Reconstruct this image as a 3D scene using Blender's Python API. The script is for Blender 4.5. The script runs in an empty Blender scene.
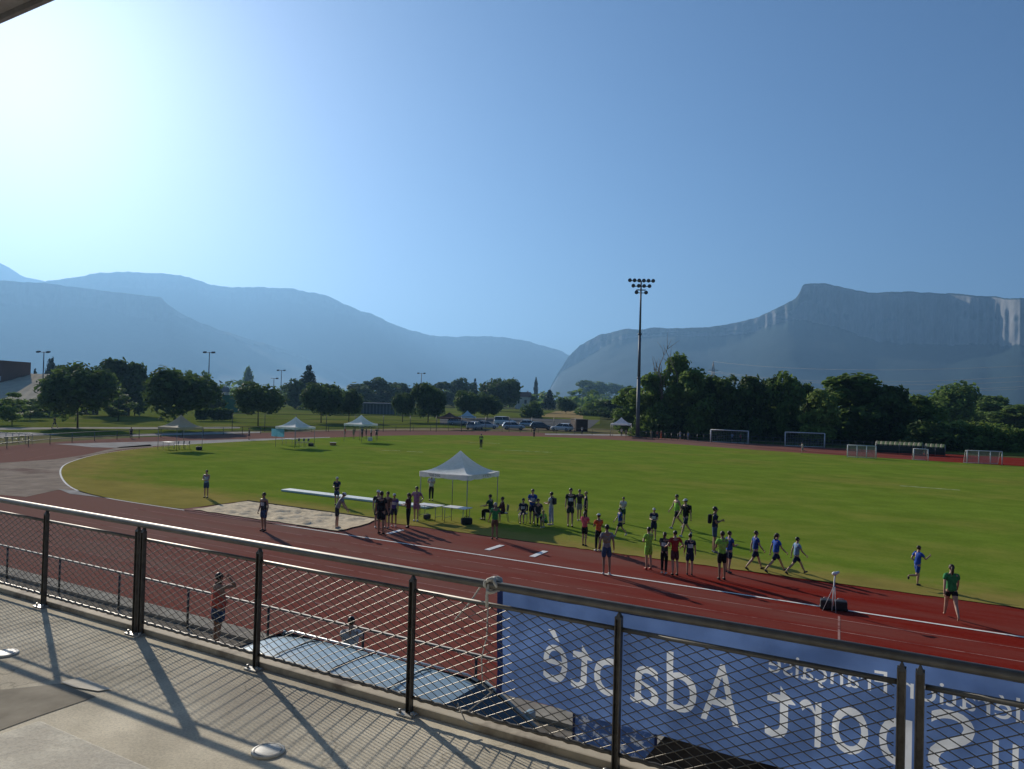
import bpy, bmesh, math, random
from mathutils import Vector, Matrix, Euler, noise
R = math.radians
PI = math.pi
sc = bpy.context.scene
COL = sc.collection
rnd = random.Random(7)

# ------------------------------------------------------------------ camera
F, PITCH, ROLL, HC = 760.0, R(1.0), R(1.5), 6.1
cam_d = bpy.data.cameras.new('camera'); cam = bpy.data.objects.new('camera', cam_d); COL.objects.link(cam)
sc.camera = cam
cam_d.sensor_width = 36; cam_d.lens = F / 1024 * 36
cam_d.clip_start = 0.1; cam_d.clip_end = 60000
FW = Vector((0, math.cos(PITCH), math.sin(PITCH)))
UP0 = Vector((0, -math.sin(PITCH), math.cos(PITCH)))
RT = math.cos(ROLL) * Vector((1, 0, 0)) + math.sin(ROLL) * UP0
UP = -math.sin(ROLL) * Vector((1, 0, 0)) + math.cos(ROLL) * UP0
m = Matrix((RT, UP, -FW)).transposed().to_4x4(); m.translation = (0, 0, HC)
cam.matrix_world = m
CAM = Vector((0, 0, HC))

def ray(px, py): return FW * F + RT * (px - 512) + UP * (384.5 - py)
def gr(px, py, z=0.0):
    d = ray(px, py); return CAM + d * ((z - HC) / d.z)
def at(px, py, Y):
    d = ray(px, py); return CAM + d * (Y / d.y)

# track frame: u along the home straight (to the right), v away from the stand
AZ = R(30.4); CA, SA = math.cos(AZ), math.sin(AZ)
EU = Vector((CA, -SA, 0)); EV = Vector((SA, CA, 0))
def W(u, v, z=0.0): return EU * u + EV * v + Vector((0, 0, z))
def uv(p): return (p.x * CA - p.y * SA, p.x * SA + p.y * CA)
def guv(px, py, z=0.0): return uv(gr(px, py, z))
def onv(px, py, v):                                  # (u, z) of the ray on the upright plane at distance v
    d = ray(px, py); k = v / (d.x * SA + d.y * CA); p = CAM + d * k
    return (p.x * CA - p.y * SA, p.z)
RZ = -AZ

# ------------------------------------------------------------------ materials
_M = {}
def _n(nt, t, **k):
    n = nt.nodes.new(t)
    for a, b in k.items():
        if a.startswith('_'): setattr(n, a[1:], b)
        else: n.inputs[a.replace('__', ' ')].default_value = b
    return n
def mat(name, c=(.5, .5, .5), rough=.7, metal=0.0, var=.18, scale=6.0, bump=0.0, c2=None, trans=0.0, spec=.4, coords='Object', stretch=None, detail=4.0, coat=0.0, emit=None, c3=None, scale3=.2, thr3=(.5, .6), speck=0.0):
    if name in _M: return _M[name]
    M = bpy.data.materials.new(name); M.use_nodes = True; nt = M.node_tree
    b = nt.nodes['Principled BSDF']; out = nt.nodes['Material Output']
    b.inputs['Roughness'].default_value = rough; b.inputs['Metallic'].default_value = metal
    b.inputs['Specular IOR Level'].default_value = 0.0 if rough >= .9 else spec; b.inputs['Coat Weight'].default_value = coat
    tc = _n(nt, 'ShaderNodeTexCoord'); src = tc.outputs[coords]
    if stretch:
        mp = _n(nt, 'ShaderNodeMapping'); mp.inputs['Scale'].default_value = stretch
        nt.links.new(src, mp.inputs['Vector']); src = mp.outputs[0]
    nz = _n(nt, 'ShaderNodeTexNoise', Scale=scale, Detail=detail, Roughness=.62)
    nt.links.new(src, nz.inputs['Vector'])
    rp = _n(nt, 'ShaderNodeValToRGB')
    lo = tuple(x * (1 - var) for x in c); hi = c2 if c2 else tuple(min(1, x * (1 + var)) for x in c)
    rp.color_ramp.elements[0].position = .32; rp.color_ramp.elements[1].position = .68
    rp.color_ramp.elements[0].color = (*lo, 1); rp.color_ramp.elements[1].color = (*hi, 1)
    nt.links.new(nz.outputs['Fac'], rp.inputs[0]); colo = rp.outputs[0]
    if c3:
        n3 = _n(nt, 'ShaderNodeTexNoise', Scale=scale3, Detail=5.0, Roughness=.65); nt.links.new(src, n3.inputs['Vector'])
        r3 = _n(nt, 'ShaderNodeMapRange'); r3.inputs[1].default_value = thr3[0]; r3.inputs[2].default_value = thr3[1]
        nt.links.new(n3.outputs['Fac'], r3.inputs[0])
        mx = _n(nt, 'ShaderNodeMix', _data_type='RGBA'); nt.links.new(r3.outputs[0], mx.inputs[0])
        nt.links.new(colo, mx.inputs[6]); mx.inputs[7].default_value = (*c3, 1); colo = mx.outputs[2]
    if speck:                                         # grit and small dark pits
        n6 = _n(nt, 'ShaderNodeTexNoise', Scale=55.0, Detail=6.0, Roughness=.8); nt.links.new(src, n6.inputs['Vector'])
        r6 = _n(nt, 'ShaderNodeMapRange'); r6.inputs[1].default_value = .36; r6.inputs[2].default_value = .56; r6.inputs[3].default_value = 1 - speck; nt.links.new(n6.outputs['Fac'], r6.inputs[0])
        n7 = _n(nt, 'ShaderNodeTexVoronoi', _feature='DISTANCE_TO_EDGE', Scale=.42); n8 = _n(nt, 'ShaderNodeTexNoise', Scale=1.7, Detail=6.0); nt.links.new(src, n8.inputs['Vector'])
        v8 = _n(nt, 'ShaderNodeVectorMath', _operation='MULTIPLY_ADD'); nt.links.new(n8.outputs['Color'], v8.inputs[0]); v8.inputs[1].default_value = (.9, .9, .9); nt.links.new(src, v8.inputs[2]); nt.links.new(v8.outputs[0], n7.inputs['Vector'])
        r7 = _n(nt, 'ShaderNodeMapRange'); r7.inputs[1].default_value = 0; r7.inputs[2].default_value = .006; r7.inputs[3].default_value = 1 - speck * 1.2; nt.links.new(n7.outputs['Distance'], r7.inputs[0])
        m6 = _n(nt, 'ShaderNodeMath', _operation='MULTIPLY'); nt.links.new(r6.outputs[0], m6.inputs[0]); nt.links.new(r7.outputs[0], m6.inputs[1])
        x6 = _n(nt, 'ShaderNodeMix', _data_type='RGBA', _blend_type='MULTIPLY'); x6.inputs[0].default_value = 1; nt.links.new(colo, x6.inputs[6]); nt.links.new(m6.outputs[0], x6.inputs[7]); colo = x6.outputs[2]
    nt.links.new(colo, b.inputs['Base Color'])
    if bump:
        bp = _n(nt, 'ShaderNodeBump', Strength=bump, Distance=.02); nt.links.new(nz.outputs['Fac'], bp.inputs['Height'])
        nt.links.new(bp.outputs[0], b.inputs['Normal'])
    if trans:
        tr = _n(nt, 'ShaderNodeBsdfTranslucent'); nt.links.new(colo, tr.inputs[0])
        ms = _n(nt, 'ShaderNodeMixShader'); ms.inputs[0].default_value = trans
        nt.links.new(b.outputs[0], ms.inputs[1]); nt.links.new(tr.outputs[0], ms.inputs[2]); nt.links.new(ms.outputs[0], out.inputs[0])
    if emit:
        b.inputs['Emission Color'].default_value = (*emit[0], 1); b.inputs['Emission Strength'].default_value = emit[1]
    _M[name] = M
    return M

# ------------------------------------------------------------------ mesh builder
class MB:
    def __init__(s): s.v = []; s.f = []; s.mi = []; s.sm = []
    def add(s, vs, fs, mi=0, sm=False):
        o = len(s.v); s.v += [tuple(x) for x in vs]
        for f in fs: s.f.append(tuple(i + o for i in f)); s.mi.append(mi); s.sm.append(sm)
        return s
    def box(s, c, d, rot=None, mi=0, bev=0.0):
        x, y, z = d[0] / 2, d[1] / 2, d[2] / 2
        if bev > 0:
            b = min(bev, x * .9, y * .9, z * .9); vs = []; 
            bm = bmesh.new(); bmesh.ops.create_cube(bm, size=1)
            for q in bm.verts: q.co = Vector((q.co.x * d[0], q.co.y * d[1], q.co.z * d[2]))
            bmesh.ops.bevel(bm, geom=bm.edges[:] + bm.verts[:], offset=b, segments=2, affect='EDGES', profile=.6)
            bm.verts.index_update()
            vs = [q.co.copy() for q in bm.verts]; fs = [[q.index for q in f.verts] for f in bm.faces]; bm.free()
        else:
            vs = [Vector((a, b, e)) for a in (-x, x) for b in (-y, y) for e in (-z, z)]
            fs = [(0, 1, 3, 2), (4, 6, 7, 5), (0, 4, 5, 1), (2, 3, 7, 6), (0, 2, 6, 4), (1, 5, 7, 3)]
        if rot is not None:
            mt = rot if isinstance(rot, Matrix) else Euler(rot).to_matrix(); vs = [mt @ q for q in vs]
        c = Vector(c); return s.add([q + c for q in vs], fs, mi, False)
    def tube(s, pts, r, n=6, mi=0, cap=True, sm=True):
        pts = [Vector(p) for p in pts]; k = len(pts)
        rs = list(r) if isinstance(r, (list, tuple)) else [r] * k
        rings = []; pu = None
        for i, p in enumerate(pts):
            t = (pts[min(i + 1, k - 1)] - pts[max(i - 1, 0)])
            t = t.normalized() if t.length > 1e-9 else Vector((0, 0, 1))
            if pu is None: a = Vector((0, 0, 1)) if abs(t.z) < .9 else Vector((1, 0, 0))
            else: a = pu
            x = a - t * a.dot(t)
            x = x.normalized() if x.length > 1e-6 else t.orthogonal().normalized()
            pu = x; y = t.cross(x)
            rings.append([p + (x * math.cos(2 * PI * j / n) + y * math.sin(2 * PI * j / n)) * rs[i] for j in range(n)])
        vs = [q for g in rings for q in g]
        fs = [(i * n + j, i * n + (j + 1) % n, (i + 1) * n + (j + 1) % n, (i + 1) * n + j) for i in range(k - 1) for j in range(n)]
        if cap: fs += [tuple(range(n - 1, -1, -1)), tuple((k - 1) * n + j for j in range(n))]
        return s.add(vs, fs, mi, sm)
    def ball(s, c, r, nu=10, nv=6, mi=0, v0=-PI / 2, v1=PI / 2, rot=None):
        r = (r, r, r) if not isinstance(r, (tuple, list)) else r; c = Vector(c); vs = []; fs = []
        for i in range(nv + 1):
            a = v0 + (v1 - v0) * i / nv
            for j in range(nu):
                b = 2 * PI * j / nu
                q = Vector((r[0] * math.cos(a) * math.cos(b), r[1] * math.cos(a) * math.sin(b), r[2] * math.sin(a)))
                if rot is not None: q = rot @ q
                vs.append(c + q)
        for i in range(nv):
            for j in range(nu):
                fs.append((i * nu + j, i * nu + (j + 1) % nu, (i + 1) * nu + (j + 1) % nu, (i + 1) * nu + j))
        return s.add(vs, fs, mi, True)
    def prism(s, poly, z0, z1, mi=0):
        n = len(poly); vs = [(x, y, z0) for x, y in poly] + [(x, y, z1) for x, y in poly]
        fs = [tuple(range(n - 1, -1, -1)), tuple(range(n, 2 * n))] + [(i, (i + 1) % n, n + (i + 1) % n, n + i) for i in range(n)]
        return s.add(vs, fs, mi)
    def sheet(s, poly, z=0.0, mi=0):
        return s.add([(p[0], p[1], p[2] if len(p) > 2 else z) for p in poly], [tuple(range(len(poly)))], mi)
    def grid(s, P, mi=0, sm=True, closed=False):
        a, b = len(P), len(P[0]); vs = [q for r_ in P for q in r_]
        return s.add(vs, [(i * b + j, i * b + j + 1, (i + 1) * b + j + 1, (i + 1) * b + j) for i in range(a - 1) for j in range(b - 1)], mi, sm)
    def mesh(s, name):
        me = bpy.data.meshes.new(name); me.from_pydata(s.v, [], s.f)
        me.polygons.foreach_set('material_index', s.mi); me.polygons.foreach_set('use_smooth', s.sm); me.update()
        return me
    def build(s, name, mats, parent=None, loc=None, rz=None):
        me = s.mesh(name)
        for q in (mats if isinstance(mats, (list, tuple)) else [mats]): me.materials.append(q)
        return put(name, me, parent, loc, rz)
def put(name, me, parent=None, loc=None, rz=None):
    o = bpy.data.objects.new(name, me); COL.objects.link(o)
    if parent is not None: o.parent = parent
    if loc is not None: o.location = loc
    if rz is not None: o.rotation_euler = (0, 0, rz)
    return o
def tag(o, label=None, cat=None, group=None, kind=None):
    if label: o['label'] = label
    if cat: o['category'] = cat
    if group: o['group'] = group
    if kind: o['kind'] = kind
    return o
def thing(name, label, cat, loc=(0, 0, 0), rz=0.0, group=None):
    o = bpy.data.objects.new(name, None); COL.objects.link(o); o.location = loc; o.rotation_euler = (0, 0, rz)
    o.empty_display_size = .2
    return tag(o, label, cat, group)
def struct(o): return tag(o, kind='structure')
def copy_tree(o, parent=None):
    c = o.copy(); COL.objects.link(c)
    if parent is not None: c.parent = parent
    for ch in o.children: copy_tree(ch, c)
    return c
def crom(P, n=8, closed=False):
    P = [Vector((p[0], p[1], 0)) for p in P]; out = []; k = len(P)
    for i in range(k if closed else k - 1):
        g = (lambda q: P[q % k]) if closed else (lambda q: P[max(0, min(k - 1, q))])
        a, b, c, d = g(i - 1), g(i), g(i + 1), g(i + 2)
        for j in range(n):
            t = j / n
            out.append(((2 * b) + (c - a) * t + (2 * a - 5 * b + 4 * c - d) * t * t + (3 * b - a - 3 * c + d) * t ** 3) * .5)
    if not closed: out.append(P[-1])
    return [(p.x, p.y) for p in out]
def offset(P, d):
    out = []
    for i, p in enumerate(P):
        a, b = P[max(0, i - 1)], P[min(len(P) - 1, i + 1)]
        t = Vector((b[0] - a[0], b[1] - a[1])).normalized(); out.append((p[0] - t.y * d, p[1] + t.x * d))
    return out
# ------------------------------------------------------------------ daylight, sky and air
sd = ray(14, 22).normalized()
SUN_EL = math.asin(sd.z); SUN_AZ = math.atan2(sd.x, sd.y)
SUN_STR, SKY_STR, EXPO = 5.0, 0.066, 0.38
w = bpy.data.worlds.new('World'); sc.world = w; w.use_nodes = True
nt = w.node_tree; bg = nt.nodes['Background']
sky = nt.nodes.new('ShaderNodeTexSky'); sky.sky_type = 'NISHITA'; sky.sun_disc = False
sky.sun_elevation = SUN_EL; sky.sun_rotation = SUN_AZ
sky.altitude = 250; sky.air_density = 1.0; sky.dust_density = 1.3; sky.ozone_density = 8
nt.links.new(sky.outputs[0], bg.inputs[0]); bg.inputs[1].default_value = SKY_STR
sl = bpy.data.lights.new('sun', 'SUN'); sl.energy = SUN_STR; sl.angle = R(.55); sl.color = (1, .91, .79)
so = bpy.data.objects.new('sun', sl); COL.objects.link(so); so.rotation_euler = (-sd).to_track_quat('-Z', 'Y').to_euler(); so.location = (0, 0, 60)
sc.view_settings.view_transform = 'Standard'; sc.view_settings.look = 'None'
sc.view_settings.exposure = EXPO; sc.view_settings.gamma = 1; sc.view_settings.use_curve_mapping = False
sc.cycles.use_denoising = True
sc.cycles.max_bounces = 6; sc.cycles.diffuse_bounces = 3; sc.cycles.glossy_bounces = 3; sc.cycles.transmission_bounces = 4
sc.cycles.transparent_max_bounces = 8; sc.cycles.volume_bounces = 0
sc.cycles.caustics_reflective = False; sc.cycles.caustics_refractive = False

HAZE_D = 13.8e-5
hz = MB().box((0, 6000, 644), (40000, 19000, 1290))
hm = bpy.data.materials.new('morning_haze'); hm.use_nodes = True; nt = hm.node_tree; nt.nodes.clear()
ho = nt.nodes.new('ShaderNodeOutputMaterial'); pv = nt.nodes.new('ShaderNodeVolumePrincipled')
pv.inputs['Color'].default_value = (.30, .60, 1, 1); pv.inputs['Density'].default_value = HAZE_D; pv.inputs['Anisotropy'].default_value = .39
nt.links.new(pv.outputs[0], ho.inputs['Volume'])
tag(hz.build('haze', hm), kind='stuff')

# ------------------------------------------------------------------ ground sheets
M_field = mat('valley_meadow', (.07, .095, .03), .9, scale=.02, var=.35, c2=(.12, .115, .045), coords='Object')
g = MB()
xs = [-15000, -6000, -2500, -1000, -500, -250, 0, 250, 500, 1000, 2500, 6000, 15000]
ys = [-1500, -400, -100, 100, 300, 600, 1200, 2500, 5000, 9000, 14000]
g.grid([[(x, y, -.06) for y in ys] for x in xs], sm=False)
g.f = [tuple(reversed(f)) for f in g.f] if False else g.f
struct(g.build('ground', M_field))

# infield kerb line traced as (u, v)
KERB = [(75, 24.9), (40, 24.9), (0, 24.9), (-20, 24.9), (-33, 24.9), (-41, 25.1), (-47, 26.7), (-56, 31.2), (-62, 35.5), (-67.8, 41.8), (-71.8, 49.5), (-73.6, 58), (-74, 71), (-72.5, 88), (-67, 100), (-57, 107.5), (-43, 109), (-24, 104), (-8, 102), (10, 101), (75, 101)]
KC = crom(KERB, 10)
OUTER = [(75, 13.4), (-33, 13.4)] + [p for p in crom([(-33, 13.4), (-45, 13.6), (-55, 16.5), (-65, 22.5), (-75, 31), (-82, 41), (-86, 52), (-87.5, 66), (-86.5, 90), (-80, 107), (-68, 118), (-50, 123), (-24, 120.5), (0, 119), (75, 119)], 10)]
def xy(P): return [tuple(W(a, b)[:2]) for a, b in P]
# materials in track coordinates
def track_material():
    M = bpy.data.materials.new('worn_red_track'); M.use_nodes = True; nt = M.node_tree; b = nt.nodes['Principled BSDF']
    b.inputs['Roughness'].default_value = 1; b.inputs['Specular IOR Level'].default_value = 0.0
    tc = _n(nt, 'ShaderNodeTexCoord'); o = tc.outputs['Object']
    fine = _n(nt, 'ShaderNodeTexNoise', Scale=9.0, Detail=6.0, Roughness=.7); nt.links.new(o, fine.inputs['Vector'])
    rp = _n(nt, 'ShaderNodeValToRGB'); e = rp.color_ramp.elements
    e[0].position = .3; e[1].position = .72; e[0].color = (.165, .014, .009, 1); e[1].color = (.215, .024, .016, 1)
    nt.links.new(fine.outputs[0], rp.inputs[0])
    mp = _n(nt, 'ShaderNodeMapping'); mp.inputs['Scale'].default_value = (.12, .75, 1); nt.links.new(o, mp.inputs['Vector'])
    big = _n(nt, 'ShaderNodeTexNoise', Scale=.9, Detail=6.0, Roughness=.65); nt.links.new(mp.outputs[0], big.inputs['Vector'])
    sx = _n(nt, 'ShaderNodeSeparateXYZ'); nt.links.new(o, sx.inputs[0])
    ru = _n(nt, 'ShaderNodeMapRange'); ru.inputs[1].default_value = 0; ru.inputs[2].default_value = -48; nt.links.new(sx.outputs['X'], ru.inputs[0])
    am = _n(nt, 'ShaderNodeMath', _operation='MULTIPLY_ADD'); nt.links.new(big.outputs[0], am.inputs[0]); am.inputs[1].default_value = 1.0
    nt.links.new(ru.outputs[0], am.inputs[2])
    r2 = _n(nt, 'ShaderNodeMapRange'); r2.inputs[1].default_value = .42; r2.inputs[2].default_value = 1.15; nt.links.new(am.outputs[0], r2.inputs[0])
    mx = _n(nt, 'ShaderNodeMix', _data_type='RGBA'); nt.links.new(r2.outputs[0], mx.inputs[0]); nt.links.new(rp.outputs[0], mx.inputs[6]); mx.inputs[7].default_value = (.21, .118, .092, 1)
    # pale rubbed streaks
    st = _n(nt, 'ShaderNodeTexNoise', Scale=2.3, Detail=8.0, Roughness=.75); nt.links.new(mp.outputs[0], st.inputs['Vector'])
    r3 = _n(nt, 'ShaderNodeMapRange'); r3.inputs[1].default_value = .58; r3.inputs[2].default_value = .8; r3.inputs[4].default_value = .38; nt.links.new(st.outputs[0], r3.inputs[0])
    m2 = _n(nt, 'ShaderNodeMix', _data_type='RGBA'); nt.links.new(r3.outputs[0], m2.inputs[0]); nt.links.new(mx.outputs[2], m2.inputs[6]); m2.inputs[7].default_value = (.25, .10, .078, 1)
    nt.links.new(m2.outputs[2], b.inputs['Base Color'])
    bp = _n(nt, 'ShaderNodeBump', Strength=.25, Distance=.01); nt.links.new(fine.outputs[0], bp.inputs['Height']); nt.links.new(bp.outputs[0], b.inputs['Normal'])
    return M
M_track = track_material()
def ring(A, B, z, name, M):
    n = 160
    def res(P):
        P = [Vector(p) for p in P]; L = [0]
        for i in range(1, len(P)): L.append(L[-1] + (P[i] - P[i - 1]).length)
        out = []; j = 0
        for k in range(n + 1):
            s = L[-1] * k / n
            while j < len(L) - 2 and L[j + 1] < s: j += 1
            t = (s - L[j]) / max(1e-9, L[j + 1] - L[j]); out.append(P[j].lerp(P[j + 1], t))
        return out
    a, b = res(A), res(B)
    return MB().grid([[(p.x, p.y, z), (q.x, q.y, z)] for p, q in zip(a, b)], sm=False).build(name, M, rz=RZ)
# apron / forecourt round the track, park beyond
M_apron = mat('gravel_forecourt', (.21, .185, .15), .95, scale=5, var=.3, bump=.4, c3=(.13, .115, .09), scale3=.4)
struct(MB().sheet([(-140, 3.0), (75, 3.0), (75, 13.5), (-140, 13.5)], -.012).build('forecourt', M_apron, rz=RZ))
struct(MB().sheet([(-140, 13.5), (-33, 13.5), (-60, 60), (-60, 128), (75, 128), (75, 150), (-140, 150)], -.03).build('verge', mat('dry_verge', (.17, .15, .075), .95, scale=.5, var=.3, c3=(.10, .12, .04), scale3=.07), rz=RZ))
struct(MB().sheet(OUTER + [(75, 119), (75, 13.4)], 0.0).build('track', M_track, rz=RZ))
def grass_material(name, base, hi, dry, s3, t3, sc_=7.0, edge=None):
    M = bpy.data.materials.new(name); M.use_nodes = True; nt = M.node_tree; b = nt.nodes['Principled BSDF']
    b.inputs['Roughness'].default_value = 1; b.inputs['Specular IOR Level'].default_value = 0.0
    b.inputs['Sheen Weight'].default_value = 0
    tc = _n(nt, 'ShaderNodeTexCoord'); o = tc.outputs['Object']
    fine = _n(nt, 'ShaderNodeTexNoise', Scale=sc_, Detail=8.0, Roughness=.75); nt.links.new(o, fine.inputs['Vector'])
    rp = _n(nt, 'ShaderNodeValToRGB'); e = rp.color_ramp.elements
    e[0].position = .3; e[1].position = .7; e[0].color = (*base, 1); e[1].color = (*hi, 1); nt.links.new(fine.outputs[0], rp.inputs[0])
    mp = _n(nt, 'ShaderNodeMapping'); mp.inputs['Scale'].default_value = (.75, 1, 1); nt.links.new(o, mp.inputs['Vector'])
    n3 = _n(nt, 'ShaderNodeTexNoise', Scale=s3, Detail=7.0, Roughness=.68); nt.links.new(mp.outputs[0], n3.inputs['Vector'])
    r3 = _n(nt, 'ShaderNodeMapRange'); r3.inputs[1].default_value = t3[0]; r3.inputs[2].default_value = t3[1]; r3.inputs[4].default_value = t3[2]; nt.links.new(n3.outputs[0], r3.inputs[0])
    mx = _n(nt, 'ShaderNodeMix', _data_type='RGBA'); nt.links.new(r3.outputs[0], mx.inputs[0]); nt.links.new(rp.outputs[0], mx.inputs[6]); mx.inputs[7].default_value = (*dry, 1)
    if edge:                                          # scorched margin: along the runway and round the bend
        sx = _n(nt, 'ShaderNodeSeparateXYZ'); nt.links.new(o, sx.inputs[0])
        ev = _n(nt, 'ShaderNodeMapRange'); ev.inputs[1].default_value = 32.2; ev.inputs[2].default_value = 28.4; nt.links.new(sx.outputs['Y'], ev.inputs[0])
        vd = _n(nt, 'ShaderNodeVectorMath', _operation='DISTANCE'); nt.links.new(o, vd.inputs[0]); vd.inputs[1].default_value = (-33, 64.5, 0)
        eb = _n(nt, 'ShaderNodeMapRange'); eb.inputs[1].default_value = 33; eb.inputs[2].default_value = 42.5; nt.links.new(vd.outputs['Value'], eb.inputs[0])
        cu_ = _n(nt, 'ShaderNodeMapRange'); cu_.inputs[1].default_value = -24; cu_.inputs[2].default_value = -33; nt.links.new(sx.outputs['X'], cu_.inputs[0])
        cv_ = _n(nt, 'ShaderNodeMapRange'); cv_.inputs[1].default_value = 64; cv_.inputs[2].default_value = 40; nt.links.new(sx.outputs['Y'], cv_.inputs[0])
        m1 = _n(nt, 'ShaderNodeMath', _operation='MULTIPLY'); nt.links.new(eb.outputs[0], m1.inputs[0]); nt.links.new(cu_.outputs[0], m1.inputs[1])
        m1b = _n(nt, 'ShaderNodeMath', _operation='MULTIPLY'); nt.links.new(m1.outputs[0], m1b.inputs[0]); nt.links.new(cv_.outputs[0], m1b.inputs[1])
        m2 = _n(nt, 'ShaderNodeMath', _operation='MAXIMUM'); nt.links.new(ev.outputs[0], m2.inputs[0]); nt.links.new(m1b.outputs[0], m2.inputs[1])
        n5 = _n(nt, 'ShaderNodeTexNoise', Scale=.55, Detail=8.0, Roughness=.72); nt.links.new(mp.outputs[0], n5.inputs['Vector'])
        m3 = _n(nt, 'ShaderNodeMath', _operation='MULTIPLY_ADD'); nt.links.new(n5.outputs[0], m3.inputs[0]); m3.inputs[1].default_value = 1.5; nt.links.new(m2.outputs[0], m3.inputs[2])
        r5 = _n(nt, 'ShaderNodeMapRange'); r5.inputs[1].default_value = .92; r5.inputs[2].default_value = 1.5; r5.inputs[4].default_value = .68; nt.links.new(m3.outputs[0], r5.inputs[0])
        m5 = _n(nt, 'ShaderNodeMix', _data_type='RGBA'); nt.links.new(r5.outputs[0], m5.inputs[0]); nt.links.new(mx.outputs[2], m5.inputs[6]); m5.inputs[7].default_value = (*edge, 1); mx = m5
    n4 = _n(nt, 'ShaderNodeTexNoise', Scale=s3 * 4, Detail=6.0, Roughness=.7); nt.links.new(mp.outputs[0], n4.inputs['Vector'])
    m4 = _n(nt, 'ShaderNodeMix', _data_type='RGBA', _blend_type='MULTIPLY'); m4.inputs[0].default_value = .6
    r4 = _n(nt, 'ShaderNodeMapRange'); r4.inputs[1].default_value = .3; r4.inputs[2].default_value = .7; r4.inputs[3].default_value = .62; r4.inputs[4].default_value = 1.2; nt.links.new(n4.outputs[0], r4.inputs[0])
    nt.links.new(mx.outputs[2], m4.inputs[6]); nt.links.new(r4.outputs[0], m4.inputs[7])
    nt.links.new(m4.outputs[2], b.inputs['Base Color'])
    bp = _n(nt, 'ShaderNodeBump', Strength=.5, Distance=.03); nt.links.new(fine.outputs[0], bp.inputs['Height']); nt.links.new(bp.outputs[0], b.inputs['Normal'])
    return M
M_grass = grass_material('infield_turf', (.132, .198, .022), (.18, .25, .034), (.24, .20, .05), .1, (.48, .72, .7), edge=(.33, .235, .075))
# infield lawn polygon: kerb on the bend and far side, runway and pit cut out along the near straight
pit = [(-33.3, 25.15), (-33.6, 28.9), (-24.0, 28.75), (-23.4, 25.15)]
LAWN = [p for p in KC if not (p[0] > -34.2 and p[1] < 40)]
LAWN = [(75 - i * .3, 28.4 + .09 * noise.noise((i * .9, 3, 3)) + .07 * noise.noise((i * .21, 8, 3))) for i in range(330)] + [(-23.9, 28.4), (-23.9, 29.0), (-33.9, 29.1), (-33.9, 25.1)] + LAWN
struct(MB().sheet(LAWN, .02).build('lawn', M_grass, rz=RZ))
# pale mown lines of an old pitch
M_line = mat('white_line_paint', (.74, .73, .70), .6, scale=14, var=.12, c3=(.42, .30, .27), scale3=3.0, thr3=(.56, .7))
# white kerb: a real low rounded edge
KO = offset(KC, .11)
kb = MB(); kb.grid([[(p[0], p[1], .012), (q[0], q[1], .012)] for p, q in zip(KC, KO)], sm=False)
struct(kb.build('kerb_line', mat('kerb_white', (.80, .77, .70), .9, scale=2, var=.1, c3=(.5, .40, .34), scale3=1.2, thr3=(.58, .74)), rz=RZ))
kx = MB()
for k in range(1, 9):
    v = 24.9 - 1.22 * k
    P = [(p[0], p[1]) for p in offset(KC, 1.22 * k) if p[0] > -36 and p[1] < 40 or p[1] < 70 and k in (3, 6)]
    Q = offset(P, .05)
    for i in range(len(P) - 1): kx.sheet([(*P[i], .004), (*P[i + 1], .004), (*Q[i + 1], .004), (*Q[i], .004)])
# finish line and start marks
a_, b_ = Vector(guv(839, 616)), Vector(guv(839, 668)); n_ = Vector((b_ - a_)).orthogonal().normalized() * .03
kx.sheet([(*(a_ - n_), .006), (*(a_ + n_), .006), (*(b_ + n_), .006), (*(b_ - n_), .006)])
struct(kx.build('lane_markings', mat('lane_paint', (.36, .20, .17), .95, scale=3, var=.2, c3=(.2, .06, .05), scale3=1.0), rz=RZ))
# pale strip (lane one rubbed grey) on the bend and worn tarmac patches
M_worn = mat('worn_grey_surface', (.30, .245, .19), .9, scale=.8, var=.22, c3=(.16, .10, .085), scale3=.12, thr3=(.56, .66))
M_pale = mat('pale_concrete_path', (.36, .335, .30), .9, scale=.8, var=.2)
def pxs(name, pts, z, M): return struct(MB().sheet([(*gr(a, b)[:2], z) for a, b in pts]).build(name, M))
pxs('worn_patch', [(-90, 466), (0, 463), (54, 459.5), (85, 455), (104, 450.5), (120, 447), (150, 444.5), (153, 446.8), (120, 449.6), (96, 454.5), (76, 461), (64, 468), (62, 474), (66, 482), (80, 491), (58, 490), (44, 493), (26, 497), (0, 495), (-90, 492)], .008, M_worn)
pxs('worn_patch', [(54, 444), (110, 442.6), (160, 441.5), (250, 439), (330, 437), (330, 438.5), (250, 441.5), (200, 444), (155, 446), (120, 448), (92, 447.3), (75, 445.5)], .008, M_pale)
pxs('worn_patch', [(58, 489), (92, 492), (110, 497), (125, 500), (92, 496.5), (70, 494)], .012, M_pale)
pxs('worn_patch', [(170, 504), (195, 507), (260, 516), (300, 523), (296, 527), (240, 520), (190, 513)], .012, mat('rubbed_lane', (.26, .15, .13), .9, scale=.8, var=.2))
# gutter slab between forecourt and track
struct(MB().box((-30, 13.15, .02), (210, .55, .1)).build('gutter', mat('gutter_concrete', (.33, .30, .245), .95, scale=3, var=.2, c3=(.27, .24, .2), scale3=.6), rz=RZ))
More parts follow.
